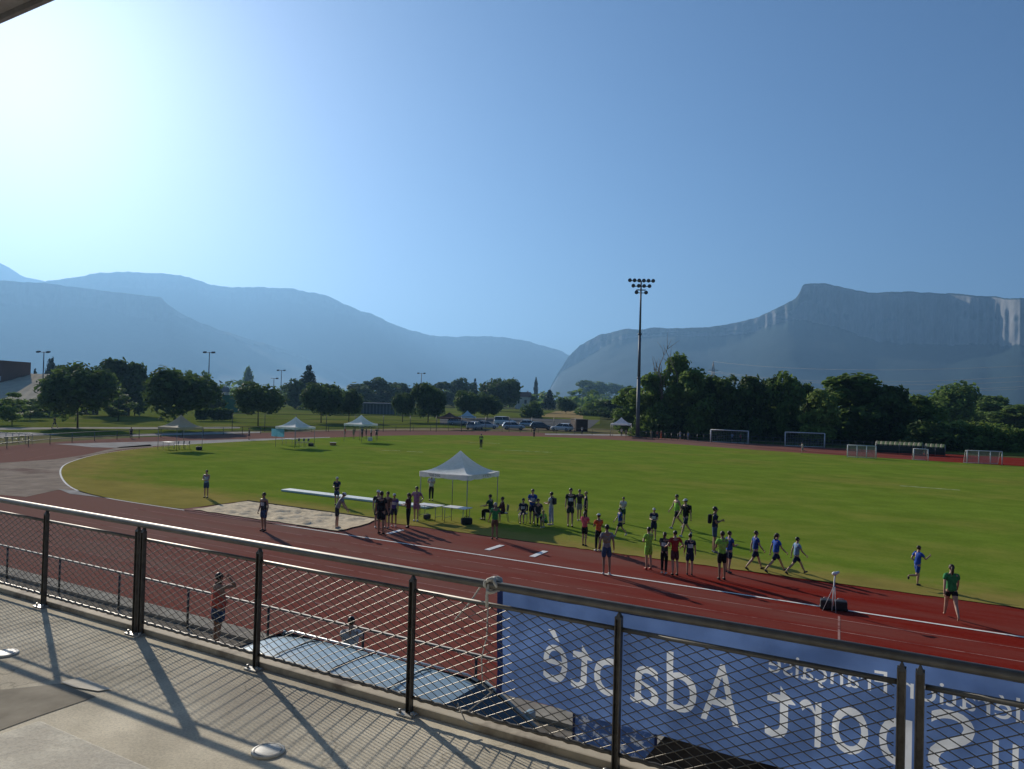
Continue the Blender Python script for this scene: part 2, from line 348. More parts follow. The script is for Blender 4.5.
# sand pit with a bumpy bed
pg = []
for i in range(49):
    row = []
    for j in range(21):
        s, t = i / 48, j / 20
        a = Vector(pit[0]).lerp(Vector(pit[3]), s); b = Vector(pit[1]).lerp(Vector(pit[2]), s); p = a.lerp(b, t)
        e = min(1, 6 * min(s, 1 - s, t, 1 - t)); h = .05 + e * (.19 * noise.noise((p.x * 2.1, p.y * 2.1, 0)) + .06 * noise.noise((p.x * 5, p.y * 5, 3)))
        ed = 1 - e; row.append((p.x + .25 * ed * noise.noise((p.x * 1.1, p.y * 1.1, 5)), p.y + .16 * ed * noise.noise((p.x * 1.3, p.y, 9)), max(.024, h)))
    pg.append(row)
ob = MB().grid(pg).build('sand_pit', mat('pit_sand', (.68, .56, .38), .95, scale=6, var=.2, bump=.5), rz=RZ)
tag(ob, 'pale sand landing pit raked into bumps beside the red track', 'sand pit')
e = MB(); q = [Vector(p) for p in pit]
for a, b in ((q[1], q[2]),):
    d = (b - a); e.box(((a.x + b.x) / 2, (a.y + b.y) / 2, .04), (d.length + .1, .05, .10), (0, 0, math.atan2(d.y, d.x)))
e.build('kerb', mat('pit_edge', (.12, .10, .07), .9), ob)  # far edge only, its shadow line put into the dark colour
# short remains of pitch lines on the lawn
pm = MB()
for (x0, y0, x1, y1) in ((379, 450.3, 400, 451), (407, 451.6, 423, 452.4), (468, 442.6, 500, 443.6), (505, 450.2, 552, 452.6), (300, 447.2, 318, 447.4), (900, 486, 960, 490.5)):
    a, b = Vector(guv(x0, y0)), Vector(guv(x1, y1)); n_ = (b - a).orthogonal().normalized() * .22
    pm.sheet([(*(a - n_), .025), (*(a + n_), .025), (*(b + n_), .025), (*(b - n_), .025)])
struct(pm.build('pitch_markings', mat('faded_lime', (.34, .38, .20), .95, scale=1.2, var=.3, c3=(.16, .2, .05), scale3=1.5, thr3=(.45, .6)), rz=RZ))
# take-off boards
mbd = MB()
def board(x0, y0, x1, y1):
    a, b = Vector(guv(x0, y0)), Vector(guv(x1, y1)); d = b - a
    mbd.box(((a.x + b.x) / 2, (a.y + b.y) / 2, .012), (d.length, .24, .012), (0, 0, math.atan2(d.y, d.x)))
board(487, 550.2, 502, 545.4); board(532, 557, 545.5, 551.3); board(388, 534, 402, 530)
struct(mbd.build('runway_markings', mat('board_white', (.72, .70, .66), .6), rz=RZ))
ob = MB().box((0, 0, .05), (1, 1, .1), bev=.04)
a, b = Vector(guv(285.5, 491)), Vector(guv(430, 508.5)); d = b - a
ob = MB().box((0, 0, .06), (d.length, .75, .12), bev=.03).build('runway_mat', mat('mat_white', (.62, .68, .64), .6, scale=2, var=.1))
ob.location = W((a.x + b.x) / 2, (a.y + b.y) / 2, .02); ob.rotation_euler = (0, 0, RZ + math.atan2(d.y, d.x))
tag(ob, 'long narrow whitish mat laid out on the grass behind the sand pit', 'mat')

# ------------------------------------------------------------------ mountains
def mountain(name, ridge, D, run, cliff, M, seed, rough=1.0, jag=.004, cols=260, rows=34):
    # ridge: list of (px, py); D: list of (px, distance) ; run: foot distance in front of the ridge
    def ip(T, x):
        if x <= T[0][0]: return T[0][1]
        for (a, b), (c, d_) in zip(T, T[1:]):
            if x <= c: s_ = (x - a) / (c - a); return b + (d_ - b) * (s_ * s_ * (3 - 2 * s_) if T is not ridge else s_)
        return T[-1][1]
    P = []
    x0, x1 = ridge[0][0], ridge[-1][0]
    hs_ = lambda x: sum(at(x + k * 9, ip(ridge, x + k * 9), ip(D, x)).z for k in range(-6, 7)) / 13
    for i in range(cols + 1):
        x = x0 + (x1 - x0) * i / cols; dd = ip(D, x)
        top = at(x, ip(ridge, x), dd)
        n1 = noise.fractal((x * .06, seed, 0), .75, 2.1, 6) if jag else 0
        h = max(8, top.z + dd * jag * n1)
        dirv = Vector((top.x, top.y, 0)).normalized(); hb_ = min(h, max(8, hs_(x)))
        row = []
        row.append(Vector((top.x, top.y, 0)) + dirv * run * .8)
        for bk in (.55, .25, .08): 
            q = Vector((top.x, top.y, 0)) + dirv * run * .8 * bk; q.z = h * (1 - bk * .9); row.append(q)
        cf = ip(cliff, x)
        for j in range(rows + 1):
            t = j / rows
            if t < .4: s = t / .4; z = h + (hb_ * (1 - cf) - h) * s; fwd = run * (.03 * s + .012 * s * noise.fractal((x * .11, seed + 4, s * 2), 1.0, 2.0, 4))
            else: s = (t - .4) / .6; z = hb_ * (1 - cf) * (1 - s) ** 1.25; fwd = run * (.03 + .97 * s)
            q = Vector((top.x, top.y, z)) - dirv * fwd
            if 0 < t:
                k = rough * min(1, t * 5) * math.sin(PI * min(1, .15 + t * .85))
                n2 = noise.fractal((q.x * .0016 + seed, q.y * .0016, q.z * .0012), 1.0, 2.1, 5)
                flute = noise.noise((x * .35 + seed, z * .0008, 1)) + .6 * noise.noise((x * .9 + seed, z * .001, 4))
                q -= dirv * run * .085 * k * n2
                if t < .5: q -= dirv * run * .022 * flute * min(1, t * 8, (.5 - t) * 8)
            q.z = max(q.z, -.5) if t < 1 else -.5
            row.append(q)
        P.append(row)
    return struct(MB().grid(P, sm=True).build(name, M))
def rock_material(name, forest, rock, zl=.55):
    M = bpy.data.materials.new(name); M.use_nodes = True; nt = M.node_tree; b = nt.nodes['Principled BSDF']; b.inputs['Roughness'].default_value = .95; b.inputs['Specular IOR Level'].default_value = .1
    ge = _n(nt, 'ShaderNodeNewGeometry'); sx = _n(nt, 'ShaderNodeSeparateXYZ'); nt.links.new(ge.outputs['Normal'], sx.inputs[0])
    nz = _n(nt, 'ShaderNodeTexNoise', Scale=.009, Detail=9.0, Roughness=.7); mp = _n(nt, 'ShaderNodeMapping'); mp.inputs['Scale'].default_value = (1, 1, .35)
    nt.links.new(ge.outputs['Position'], mp.inputs['Vector']); nt.links.new(mp.outputs[0], nz.inputs['Vector'])
    ad = _n(nt, 'ShaderNodeMath', _operation='MULTIPLY_ADD'); nt.links.new(nz.outputs[0], ad.inputs[0]); ad.inputs[1].default_value = .9; nt.links.new(sx.outputs['Z'], ad.inputs[2])
    mr = _n(nt, 'ShaderNodeMapRange'); mr.inputs[1].default_value = zl + .5; mr.inputs[2].default_value = zl + .28; nt.links.new(ad.outputs[0], mr.inputs[0])
    n2 = _n(nt, 'ShaderNodeTexNoise', Scale=.03, Detail=8.0, Roughness=.75); nt.links.new(mp.outputs[0], n2.inputs['Vector'])
    rp = _n(nt, 'ShaderNodeValToRGB'); e = rp.color_ramp.elements; e[0].position = .3; e[1].position = .7
    e[0].color = (*[q * .6 for q in forest], 1); e[1].color = (*[q * 1.4 for q in forest], 1); nt.links.new(n2.outputs[0], rp.inputs[0])
    r2 = _n(nt, 'ShaderNodeValToRGB'); e = r2.color_ramp.elements; e[0].position = .3; e[1].position = .7
    e[0].color = (*[q * .55 for q in rock], 1); e[1].color = (*[q * 1.3 for q in rock], 1); nt.links.new(n2.outputs[0], r2.inputs[0])
    mx = _n(nt, 'ShaderNodeMix', _data_type='RGBA'); nt.links.new(mr.outputs[0], mx.inputs[0]); nt.links.new(rp.outputs[0], mx.inputs[6]); nt.links.new(r2.outputs[0], mx.inputs[7])
    nt.links.new(mx.outputs[2], b.inputs['Base Color'])
    return M
M_near = rock_material('limestone_and_forest', (.012, .028, .026), (.225, .225, .215))
M_far = rock_material('far_forest_and_rock', (.02, .035, .035), (.06, .07, .075))
mountain('mountain', [(540, 398), (548, 391), (556, 376), (568, 357), (580, 345), (600, 334), (625, 330), (650, 328), (685, 328), (720, 326), (745, 321), (770, 312), (784, 305), (796, 298), (800, 291), (803, 284.5), (812, 283), (830, 284), (845, 288), (870, 292.5), (900, 292), (930, 292.5), (970, 295), (1024, 298.5), (1090, 300), (1180, 320), (1300, 360)],
         [(540, 5200), (700, 4650), (800, 4250), (940, 3850), (985, 3680), (1024, 3440), (1100, 3000), (1300, 2400)], 1400,
         [(540, .1), (640, .1), (760, .16), (900, .46), (1024, .44), (1300, .3)], M_near, 3.1, cols=420, rows=56, jag=.0016)
mountain('mountain', [(-260, 300), (-120, 282), (0, 281), (40, 283), (100, 290), (150, 296), (161, 297), (167, 304), (180, 313), (200, 323), (230, 333), (270, 345), (320, 362), (360, 377), (400, 390), (430, 396)],
         [(-260, 4300), (160, 5000), (430, 6800)], 1600, [(-260, .2), (160, .22), (175, .12), (430, .05)], M_far, 11.7, jag=.0013)
mountain('mountain', [(-60, 300), (40, 282), (62, 279), (80, 276), (100, 272.5), (140, 272), (180, 275), (200, 281), (225, 287.5), (262, 287), (285, 288), (310, 291.5), (328, 296), (342, 303), (380, 318), (410, 330), (440, 337), (475, 336), (505, 337), (535, 343), (555, 349), (575, 358), (620, 380), (660, 398)],
         [(-60, 6400), (340, 7600), (480, 9000), (660, 10000)], 1900, [(-60, .15), (660, .08)], M_far, 23.9, jag=.0019)
mountain('mountain', [(-260, 330), (-60, 300), (-20, 276), (0, 263), (10, 268), (22, 276), (50, 283), (90, 300), (160, 340), (260, 392)],
         [(-260, 7400), (260, 8400)], 1500, [(-260, .15), (260, .1)], M_far, 37.2, jag=.001, cols=120)
# ------------------------------------------------------------------ grandstand terrace
ZT = 3.8
M_conc = mat('terrace_concrete', (.74, .67, .52), .9, scale=1.3, var=.26, bump=.25, c3=(.58, .52, .41), scale3=.8, thr3=(.46, .66), detail=12, speck=.26)
struct(MB().box((0, -3.8, 1.85), (90, 16.5, 3.9 - .0)).build('terrace_floor', M_conc, rz=RZ))
M_tan = mat('edge_stone', (.52, .44, .31), .85, scale=4, var=.15, c3=(.25, .2, .14), scale3=1.5)
struct(MB().box((0, 4.52, ZT + .02), (90, .13, .06), bev=.012).build('kerb', M_tan, rz=RZ))
struct(MB().box((0, 4.595, 1.85), (90, .06, 3.84)).build('terrace_wall', mat('stand_wall', (.33, .31, .28), .9, scale=1.2, var=.2), rz=RZ))
# step of the stand in the bottom left corner of the view
c = guv(40, 720, 4.2)
struct(MB().box((c[0] + 15, c[1] - 4, 4.0), (30, 8, .4), bev=.012).build('stand_step', mat('step_concrete', (.80, .75, .62), .9, scale=9, var=.14, bump=.3, c3=(.7, .65, .54), scale3=1.2, detail=8, speck=.25), rz=RZ))
# repairs and patches in the floor
def patch(pts, z, M): return struct(MB().sheet([(*gr(a, b, ZT)[:2], ZT + z) for a, b in pts]).build('concrete_patch', M))
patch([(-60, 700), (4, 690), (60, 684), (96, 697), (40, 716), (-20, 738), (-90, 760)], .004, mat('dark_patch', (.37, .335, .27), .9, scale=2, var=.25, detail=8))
patch([(60, 683), (80, 678), (112, 690), (98, 692), (74, 688)], .008, mat('light_patch', (.78, .72, .60), .9, scale=4, var=.15))
# covers set in the floor
for k, (px, py) in enumerate(((5, 654), (268, 752))):
    p = gr(px, py, ZT); o = MB()
    o.tube([(0, 0, .001), (0, 0, .012), (0, 0, .016)], [.105, .105, .095], 28)
    t = o.build('floor_lid', mat('lid_plastic', (.62, .61, .54), .5, scale=20, var=.1), loc=(p.x, p.y, ZT))
    r_ = MB(); n = 28
    P = [[((.082 + .008 * a) * math.cos(2 * PI * i / n), (.082 + .008 * a) * math.sin(2 * PI * i / n), .0175) for i in range(n + 1)] for a in (0, 1)]
    r_.grid(P); r_.build('rim', mat('lid_groove', (.3, .29, .25), .6), t)
    tag(t, ['round pale lid set in the concrete near the left edge of the terrace', 'round pale lid set in the concrete floor beside the long post shadows'][k], 'lid', 'round lids in the terrace floor')
# roof of the stand (only its corner shows)
rb = MB(); u0 = -14.0
zr = HC + 4.12
for i in range(60):
    y = 4.3 - i * .25
    if y < -11: break
    rb.box((u0 + 20, y - .125, zr + .03 + (.02 if i % 2 else 0)), (40, .25, .06))
ro = rb.build('stand_roof', mat('roof_sheet', (.34, .33, .34), .6, metal=.3, scale=4, var=.2), rz=RZ)
ro['kind'] = 'thing'; tag(ro, 'ribbed grey roof edge of the grandstand in the top left corner', 'roof')
MB().box((u0 + 20, 4.33, zr + .04), (40, .05, .2)).build('gutter', mat('gutter_grey', (.25, .25, .27), .5, metal=.4), ro)
for k in range(8): MB().box((u0 + 2.2 + 5 * k, -3.4, zr - .2), (.2, 15, .35)).build('beam', mat('beam_steel', (.22, .23, .24), .6, metal=.3), ro)

# ------------------------------------------------------------------ railing
M_steel = mat('galvanised_dark', (.13, .12, .105), .5, metal=.55, scale=20, var=.25, bump=.05)
M_rail = mat('handrail_steel', (.17, .16, .14), .55, metal=.6, scale=8, var=.2)
M_net = mat('net_wire', (.20, .185, .155), .42, metal=.8, scale=40, var=.1)
VR = 4.44
ud = guv(136, 632.5, ZT)[0] + .05
rail = thing('terrace_railing', 'grey steel railing with a wire mesh infill along the terrace edge', 'railing', (0, 0, ZT), RZ)
us = [(ud - 1.6 * 4 + 1.6 * k) for k in range(0, 14)]
pb = []
for k, u in enumerate(us):
    double = (k % 4 == 0)
    for du in ((-.042, .042) if double else (0,)):
        q = MB()
        q.box((u + du, VR, .485), (.042, .012, .97)); q.box((u + du - .018, VR - .016, .485), (.006, .034, .96)); q.box((u + du + .018, VR - .016, .485), (.006, .034, .96))
        q.add([(u + du - .021, VR - .033, .95), (u + du + .021, VR - .033, .95), (u + du, VR - .02, 1.0), (u + du, VR + .006, 1.0), (u + du - .021, VR + .006, .95), (u + du + .021, VR + .006, .95)], [(0, 1, 2), (4, 3, 5), (0, 2, 3, 4), (1, 5, 3, 2)])
        po = q.build('post', M_steel, rail)
    f = MB(); f.box((u, VR - .035, .006), (.2 if double else .14, .09, .012))
    for s in (-1, 1): f.tube([(u + s * (.085 if double else .055), VR - .05, .01), (u + s * (.085 if double else .055), VR - .05, .034)], .012, 6)
    f.build('base_plate', mat('plate_zinc', (.55, .54, .5), .45, metal=.6, scale=10), rail)
hr = MB(); hr.tube([(us[0] - .3, VR, 1.02), (us[-1] + .3, VR, 1.02)], .029, 14); hr.build('handrail', M_rail, rail)
def net(u0, u1, z0, z1, pu, pz):
    b = MB(); r = .0031
    L = u1 - u0; H = z1 - z0; sl = pz / pu * 1.0
    n = int(L / pu + H / pz) + 2
    for s in (1, -1):
        for k in range(-int(H / pz) - 1, int(L / pu) + 2):
            a = k * pu                       # wire crosses z0 at u=a (s=1: rising right)
            pts = []
            ua, ub = (a, a + H / sl) if s == 1 else (a + H / sl, a)
            # param from bottom to top
            t0, t1 = 0.0, 1.0; d = ub - ua
            if d:
                ta, tb = (0 - ua) / d, (L - ua) / d
                if ta > tb: ta, tb = tb, ta
                t0, t1 = max(t0, ta), min(t1, tb)
            if t1 - t0 < .01: continue
            p = [(u0 + ua + d * t0, VR + s * .003, z0 + H * t0), (u0 + ua + d * t1, VR + s * .003, z0 + H * t1)]
            b.tube(p, r, 5, cap=False)
    return b
for k in range(len(us) - 1):
    a = us[k] + (.075 if k % 4 == 0 else .03); b_ = us[k + 1] - (.075 if (k + 1) % 4 == 0 else .03)
    fr = MB()
    fr.tube([(a - .01, VR, .885), (b_ + .01, VR, .885)], .0155, 8); fr.build('top_rail', M_rail, rail); fr = MB()
    zz = [(a - .01 + (b_ - a + .02) * i / 40, VR + .002 * math.sin(i * 1.9), .115 + .004 * math.sin(i * 2.3)) for i in range(41)]
    fr.tube(zz, .0145, 7)
    fo = fr.build('bottom_rail', M_steel, rail)
    nt_ = net(a, b_, .115, .885, .12, .061).build('wire_mesh', M_net, fo)
# ------------------------------------------------------------------ banner on the outside of the railing
def banner_dv(u, z): return .014 * math.sin(u * 2.3 + z * 3) + .008 * math.sin(u * 6.1 - z * 5) + .0035 * math.sin(u * 13 + 2 * z) + .006 * math.sin(u * 9 - z * 14) * math.sin(u * 1.7) + .012 * noise.noise((u * 3.1, z * 4.3, 2.0)) + .006 * noise.noise((u * 9, z * 11, 7.0))
VB = VR + .075
ub0 = onv(502, 640, VB)[0]; ub1 = ub0 + 5.2; zb0, zb1 = .265, .985
M_ban = mat('banner_cloth', (.115, .195, .40), .55, scale=3, var=.14, trans=.6)
M_let = mat('banner_lettering', (.74, .76, .76), .6, scale=9, var=.06, trans=.62)
M_hem = mat('banner_hem', (.012, .03, .13), .6, trans=.15)
ban = thing('banner', 'long blue banner with white mirrored lettering tied behind the railing mesh', 'banner', (0, 0, ZT), RZ)
def glyphs(txt, cap, width, bold=0.0):
    cu = bpy.data.curves.new('txt', 'FONT'); cu.body = txt; cu.size = 1; cu.resolution_u = 6; cu.offset = bold
    o = bpy.data.objects.new('txt', cu); COL.objects.link(o)
    bpy.context.view_layer.update()
    me = bpy.data.meshes.new_from_object(o.evaluated_get(bpy.context.evaluated_depsgraph_get()))
    bpy.data.objects.remove(o); bpy.data.curves.remove(cu)
    bm = bmesh.new(); bm.from_mesh(me); bpy.data.meshes.remove(me)
    bmesh.ops.subdivide_edges(bm, edges=[e for e in bm.edges if e.calc_length() > .12], cuts=3)
    bmesh.ops.triangulate(bm, faces=bm.faces[:])
    bm.verts.index_update(); vs = [v.co.copy() for v in bm.verts]; fs = [[v.index for v in f.verts] for f in bm.faces]; bm.free()
    x0 = min(v.x for v in vs); x1 = max(v.x for v in vs); k = cap / .69
    kx = width / (x1 - x0) if width else k
    return [((v.x - x0) * kx, v.y * k) for v in vs], fs

from mathutils.geometry import delaunay_2d_cdt
def upx(px, py): return onv(px, py, VB)[0]
LET = []                                             # (outline points, faces) in banner (u, z)
def letter(ch, p0, p1, z, cap, py=700):              # the front faces the track, so seen from here the text runs towards -u
    u0_, u1_ = upx(p0, py), upx(p1, py); pts, fs = glyphs(ch, cap, u1_ - u0_)
    LET.append(([(u1_ - x, z + y) for x, y in pts], fs))
z_base = onv(722, 722, VB)[1] - ZT
for ch, p0, p1 in (('é', 541, 567), ('t', 571, 592), ('p', 594, 621), ('a', 631, 659), ('d', 667, 697), ('A', 702, 741)): letter(ch, p0, p1, z_base, .335 if ch == 'A' else .36, 690)
for ch, p0, p1 in (('t', 765, 795), ('r', 799, 821), ('o', 831.5, 868), ('p', 879, 912), ('S', 928, 975), ('u', 993, 1019), ('d', 1027, 1060)): letter(ch, p0, p1, z_base - .01, .335 if ch == 'S' else .37, 730)
z_f = onv(876, 693, VB)[1] - ZT
def word(t, p0, p1, py): letter(t, p0, p1, z_f, .118, py)
word('Française', 768, 887, 675); word('Fédération', 899, 1075, 700)
V2 = []; F2 = []
nu_, nz_ = 200, 26
for i in range(nu_ + 1):
    for j in range(nz_ + 1): V2.append(Vector((ub0 + (ub1 - ub0) * i / nu_, zb0 + (zb1 - zb0) * j / nz_)))
F2 = [[i * (nz_ + 1) + j, (i + 1) * (nz_ + 1) + j, (i + 1) * (nz_ + 1) + j + 1, i * (nz_ + 1) + j + 1] for i in range(nu_) for j in range(nz_)]
ng = len(F2)
for pts, fs in LET:
    o_ = len(V2); V2 += [Vector(p) for p in pts]
    for f in fs:
        q = [o_ + i for i in f]; a_, b_2, c_ = [V2[i] for i in q]
        ar = (b_2 - a_).cross(c_ - a_)
        if abs(ar) < 1e-9: continue
        F2.append(q if ar > 0 else q[::-1])
rv, re_, rf, ov, oe, of = delaunay_2d_cdt(V2, [], F2, 1, 1e-6)
TRI = []
for pts, fs in LET:
    for f in fs:
        q = [pts[i] for i in f]; TRI.append((min(p[0] for p in q), max(p[0] for p in q), min(p[1] for p in q), max(p[1] for p in q), q))
def in_letter(p):
    for (xa, xb, ya, yb, q) in TRI:
        if xa <= p.x <= xb and ya <= p.y <= yb:
            s_ = [(q[(i + 1) % 3][0] - q[i][0]) * (p.y - q[i][1]) - (q[(i + 1) % 3][1] - q[i][1]) * (p.x - q[i][0]) for i in range(3)]
            if min(s_) >= 0 or max(s_) <= 0: return 1
    return 0
bmb = MB()
bmb.v = [(p.x, VB + banner_dv(p.x, p.y), p.y) for p in rv]
for f, o_ in zip(rf, of):
    bmb.f.append(tuple(f)); bmb.mi.append(in_letter(sum((rv[i] for i in f), Vector((0, 0))) / len(f))); bmb.sm.append(True)
bo = bmb.build('cloth', [M_ban, M_let], ban)
for (a0, a1, b0, b1) in ((ub0 - .045, ub0 + .0, zb0 - .004, zb1 + .004),):
    h = MB(); h.grid([[(a0 + (a1 - a0) * i / 2, VB + .0 + banner_dv(ub0, b0 + (b1 - b0) * j / 14), b0 + (b1 - b0) * j / 14) for j in range(15)] for i in range(3)]); h.build('hem', M_hem, ban)
h = MB(); h.grid([[(ub0 + (ub1 - ub0) * i / 120, VB - .003 + banner_dv(ub0 + (ub1 - ub0) * i / 120, zb1), zb1 - .016 * j) for j in range(2)] for i in range(121)]); h.build('hem', M_hem, ban)
# rope that ties the banner corner
M_rope = mat('white_cord', (.6, .57, .5), .8, scale=60, var=.15)
rp = MB(); R0 = Vector((ub0 - .04, VR + .01, 1.0))
kn = [R0 + Vector((.05 * math.cos(t * 1.3) * (1 - .02 * t), .045 * math.sin(t * 2.1), .02 + .045 * math.sin(t * 1.3))) for t in [i * .35 for i in range(40)]]
rp.tube(kn, .012, 6)
rp.tube([R0 + Vector((-.02, -.03, .03)), R0 + Vector((-.03, -.035, -.05)), R0 + Vector((-.03, -.03, -.13))], .012, 6)
rp.tube([R0 + Vector((-.02, -.03, -.1)), R0 + Vector((-.05, .01, -.35)), R0 + Vector((-.09, .015, -.5)), R0 + Vector((-.075, .015, -.68)), R0 + Vector((.0, .02, -.72))], .005, 5)
a = [R0 + Vector((-.02, 0, .03)), R0 + Vector((-.07, .01, .035)), R0 + Vector((-.13, .02, -.03)), R0 + Vector((-.2, .03, -.13)), R0 + Vector((-.33, .03, -.28))]
rp.tube(a, .006, 5)
b = [R0 + Vector((0, .03, -.71)), R0 + Vector((-.05, .0, -.76)), R0 + Vector((-.16, -.02, -.86)), R0 + Vector((-.27, -.02, -.895)), R0 + Vector((-.25, -.03, -.83)), R0 + Vector((-.18, -.035, -.93)), R0 + Vector((-.12, -.03, -.95))]
rp.tube(b, .005, 5)
t = rp.build('rope', M_rope, loc=(0, 0, ZT), rz=RZ); tag(t, 'white cord knotted over the handrail at the corner of the blue banner', 'rope')
# ------------------------------------------------------------------ barrier between forecourt and track
VBAR = 12.75
bar = thing('track_barrier', 'low dark tubular barrier along the outer edge of the red track', 'barrier', (0, 0, 0), RZ)
M_bar = mat('barrier_paint', (.07, .07, .068), .5, metal=.3, scale=10, var=.2)
u = guv(58, 593)[0] - 2.93 * 4; k = 0
bpu = []
while u < 45: bpu.append(u); u += 2.93
for u in bpu: MB().tube([(u, VBAR, -.02), (u, VBAR, 1.0)], .03, 8).build('post', M_bar, bar)
MB().tube([(bpu[0] - 1, VBAR, 1.0), (bpu[-1] + 1, VBAR, 1.0)], .032, 10).build('rail', mat('barrier_rail', (.15, .148, .14), .6, metal=.3, scale=6, var=.2), bar)
# roll-up display and black canopy that stand under the banner
rl = thing('roll_up_display', 'blue roll-up display with whitish pattern standing below the long banner', 'display stand', (0, 0, 0), 0)
p = at(614, 740, 10.0); a1_, b1_ = at(575, 715, 9.9), at(655, 735, 9.35)
mid = (a1_ + b1_) / 2; rl.location = (mid.x, mid.y, -.012); rl.rotation_euler = (0, 0, RZ)
wd = Vector((b1_.x - a1_.x, b1_.y - a1_.y)).length
MB().box((0, 0, 1.12), (wd, .012, 2.05)).build('panel', mat('display_cloth', (.16, .26, .46), .6, scale=4, var=.15, trans=.6, c3=(.72, .74, .76), scale3=6.5, thr3=(.53, .56), stretch=(1, 1, 1.5)), rl)
for s in (-1, 1): MB().box((s * (wd / 2 + .012), 0, 1.12), (.03, .02, 2.07)).build('edge', M_hem, rl)
MB().box((0, 0, .05), (wd + .06, .16, .1), bev=.02).build('base', mat('display_base', (.35, .35, .36), .4, metal=.7), rl)
bk = thing('canopy', 'black low canopy standing below the terrace under the right part of the banner', 'canopy', (0, 0, 0), RZ)
q = at(778, 772, 8.0); bk.location = (q.x, q.y, 0)
top = q.z + .15
n_ = MB()
n_.grid([[(-1.15 + 2.3 * i / 12, -.9 + 1.8 * j / 8, top + .28 * (1 - abs(i - 6) / 6) * (1 - abs(j - 4) / 4) + .02 * math.sin(i * 2.1 + j)) for j in range(9)] for i in range(13)])
n_.build('roof', mat('black_canvas', (.012, .011, .010), .95, scale=5, var=.3), bk)
n_.v = []; n_.f = []; n_.mi = []; n_.sm = []
for (x0, y0, x1, y1) in ((-1.15, -.9, 1.15, -.9), (-1.15, .9, 1.15, .9), (-1.15, -.9, -1.15, .9), (1.15, -.9, 1.15, .9)):
    n_.box(((x0 + x1) / 2, (y0 + y1) / 2, top - .1), (abs(x1 - x0) + .02, abs(y1 - y0) + .02, .22))
n_.build('valance', mat('black_canvas'), bk)
for s in (-1, 1):
    for y in (-.88, .88): MB().tube([(s * 1.13, y, 0), (s * 1.13, y, top)], .02, 6).build('pole', M_bar, bk)
# ------------------------------------------------------------------ people
SKINQ = []
def skinned(name, verts, edges, radii, root, mats, parent=None, sub=1):
    me = bpy.data.meshes.new(name); me.from_pydata([tuple(v) for v in verts], edges, []); me.update()
    o = put(name, me, parent)
    mo = o.modifiers.new('skin', 'SKIN'); mo.use_smooth_shade = True; mo.branch_smoothing = .3
    lay = me.skin_vertices[0].data
    for i, r in enumerate(radii):
        lay[i].radius = r if isinstance(r, tuple) else (r, r); lay[i].use_root = (i == root)
    so_ = o.modifiers.new('sub', 'SUBSURF'); so_.levels = sub; so_.render_levels = sub
    SKINQ.append((o, mats)); return o
def flush_skins(extra):
    bpy.context.view_layer.update()
    dg = bpy.context.evaluated_depsgraph_get()
    out = [(o, bpy.data.meshes.new_from_object(o.evaluated_get(dg)), mats) for o, mats in SKINQ]
    for o, me, mats in out:
        o.modifiers.clear(); old = o.data
        if o in extra:                                # hands and face details join the body mesh
            b = extra[o]; bm = bmesh.new(); bm.from_mesh(me); t = b.mesh('x'); bm.from_mesh(t); bm.to_mesh(me); bm.free(); bpy.data.meshes.remove(t)
        me.materials.clear()
        for q in mats: me.materials.append(q)
        for p in me.polygons: p.use_smooth = True
        me.name = old.name; o.data = me; bpy.data.meshes.remove(old)
    SKINQ.clear()
def cloth(c): return mat('cloth_%02x%02x%02x' % tuple(int(min(255, 255 * x)) for x in c), c, .88, scale=11, var=.3, bump=.9, trans=.3)
SKIN = [mat('skin_tone', (.42, .25, .17), .55, scale=30, var=.08), mat('skin_tan', (.30, .165, .105), .55, scale=30, var=.08), mat('skin_deep', (.11, .06, .04), .5, scale=30, var=.1)]
HAIR = {'brown': mat('hair_brown', (.045, .025, .014), .6, scale=40, var=.4), 'black': mat('hair_black', (.012, .010, .009), .5, scale=40, var=.4), 'blond': mat('hair_blond', (.32, .21, .085), .6, scale=40, var=.3), 'grey': mat('hair_grey', (.35, .34, .33), .7, scale=40, var=.2)}
BODYX = {}
C = dict(black=(.012, .012, .014), navy=(.018, .025, .07), blue=(.03, .09, .36), royal=(.03, .12, .55), sky=(.25, .42, .62), white=(.72, .72, .70), grey=(.33, .33, .33), lime=(.36, .72, .10), neon=(.55, .85, .12), green=(.06, .32, .10), red=(.42, .035, .03), orange=(.85, .16, .05), coral=(.72, .14, .09), pink=(.80, .16, .19), purple=(.12, .09, .32), mauve=(.42, .20, .32), maroon=(.12, .03, .04), dkgreen=(.03, .10, .055), brown=(.20, .11, .07), charcoal=(.05, .05, .055), denim=(.06, .10, .19), tan=(.38, .29, .18), lilac=(.5, .5, .66))
